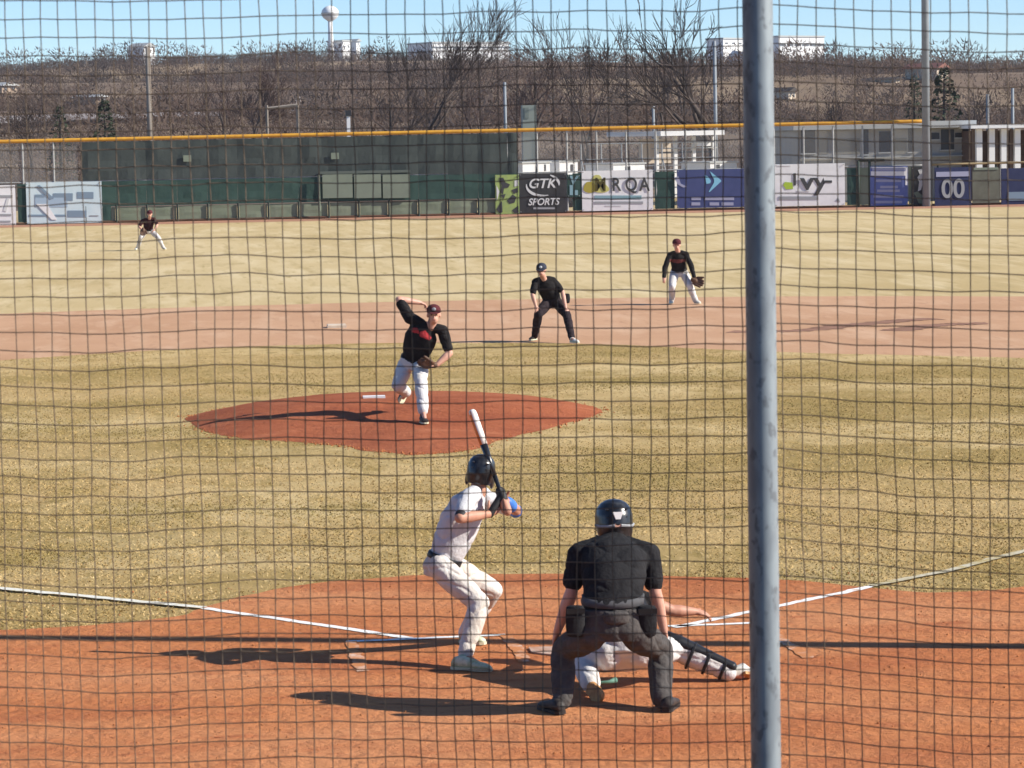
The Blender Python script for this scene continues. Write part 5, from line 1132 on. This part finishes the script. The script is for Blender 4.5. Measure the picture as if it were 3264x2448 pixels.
# ---------------------------------------------------------------- outfielder
O = frame(380, 620, 7.54); g1 = gpt(380 + 430 / 7.54, 620 + 1345 / 7.54); g2 = gpt(380 + 1075 / 7.54, 620 + 1335 / 7.54); y0 = (g1.y + g2.y) / 2
J = dict(head=O(735, 470, y0 - .12), neck=O(725, 570, y0), shR=O(555, 640, y0 + .02), shL=O(845, 600, y0 + .02), elR=O(480, 770, y0 - .05), wrR=O(545, 850, y0 - .2), haR=O(590, 890, y0 - .24), elL=O(915, 730, y0 - .05), wrL=O(840, 850, y0 - .2), haL=O(800, 880, y0 - .24),
         hipR=O(610, 900, y0 + .22), hipL=O(780, 890, y0 + .22), kneeR=O(520, 1040, y0 - .12), kneeL=O(950, 1050, y0 - .12), ankR=O(440, 1290, g1.y + .04), ankL=O(1065, 1285, g2.y + .04), heelR=flatg(g1 + V((0, .12, 0)), .022), toeR=flatg(g1 + V((-.05, -.13, 0)), .022), heelL=flatg(g2 + V((0, .12, 0)), .022), toeL=flatg(g2 + V((.05, -.13, 0)), .022))
sp = [(O(690, 890, y0 + .22), .16, .13), (O(692, 830, y0 + .19), .16, .13), (O(698, 770, y0 + .15), .17, .135), (O(708, 700, y0 + .09), .185, .135), (O(715, 640, y0 + .05), .18, .12), (O(720, 605, y0 + .02), .11, .085), (O(724, 570, y0), .062, .06)]
of_, o_sh, o_tr = person('distant outfielder in maroon jersey and white trousers crouching before the green fence', J, sp, V((-.1, -1, -.1)), V((0, 0, 1)), flatg((g1 + g2) / 2), vox=.014, shirt=M_mjer, trousers=M_pwhite, shoes=(M_shoew, M_sole), skin=M_skin2, seed=25, baggy=1.0)
f = V((-.1, -1, -.1)).normalized(); cap(of_, J['head'], f, (Zu - f * Zu.dot(f)).normalized(), M_maroon, 1.1); glove(of_, J['haR'] + V((-.02, -.06, 0)), V((0, -.3, -1)), V((0, -1, .2)), M_glove, 1.1)

# ---------------------------------------------------------------- bases
M_base = mat('dusty_white_base', (.66, .58, .46), .7, (.58, .45, .33), 8)
b2 = gpt(1074, 1045); e = MB(); h_ = .19; q = V((b2.x, b2.y + .1, 0)); e.rings([(q + Zu * z, V((.19, .19, 0)) * k * 1.0, V((-.19, .19, 0)) * k) for z, k in ((.004, 1.0), (.05, 1.0), (.065, .94))], 4)
o = e.build('second_base', M_base); rebase(o, (q.x, q.y, 0)); tag(o, 'dusty white second base on the clay behind the pitcher', 'base')
r0, r1 = gpt(1157, 1266, .26), gpt(1226, 1266, .26); yb = r0.y; o = MB().box((r0.x, yb - .08, .22), (r0.x + .30, yb + .075, .276)).build('pitchers_rubber', M_white); rebase(o, (r0.x + .23, yb, .22)); tag(o, 'white pitching rubber on top of the mound', 'pitching rubber')
hp = gpt(1800, 2103); x, y = hp.x, hp.y; o = MB().slab([(x, y, .019), (x + .216, y + .216, .019), (x + .216, y + .432, .019), (x - .216, y + .432, .019), (x - .216, y + .216, .019)], (0, 0, .010)).build('home_plate', mat('dirty_plate', (.55, .42, .34), .7, (.42, .22, .13), 9)); rebase(o, (x, y, .019)); tag(o, 'dirt covered home plate mostly hidden behind the umpire', 'home plate')

# ---------------------------------------------------------------- thin winter haze over the valley
hm_ = bpy.data.materials.new('haze'); hm_.use_nodes = True; n = hm_.node_tree; n.nodes.clear(); ou = n.nodes.new('ShaderNodeOutputMaterial'); pv = n.nodes.new('ShaderNodeVolumePrincipled')
pv.inputs['Color'].default_value = (.86, .90, 1, 1); pv.inputs['Density'].default_value = .00010; n.links.new(pv.outputs[0], ou.inputs['Volume'])
o = MB().box((-950, -130, -1.2), (1050, 790, 48)).build('haze', hm_); tag(o, 'thin pale haze in the air over the field and hill', 'haze', kind='stuff')
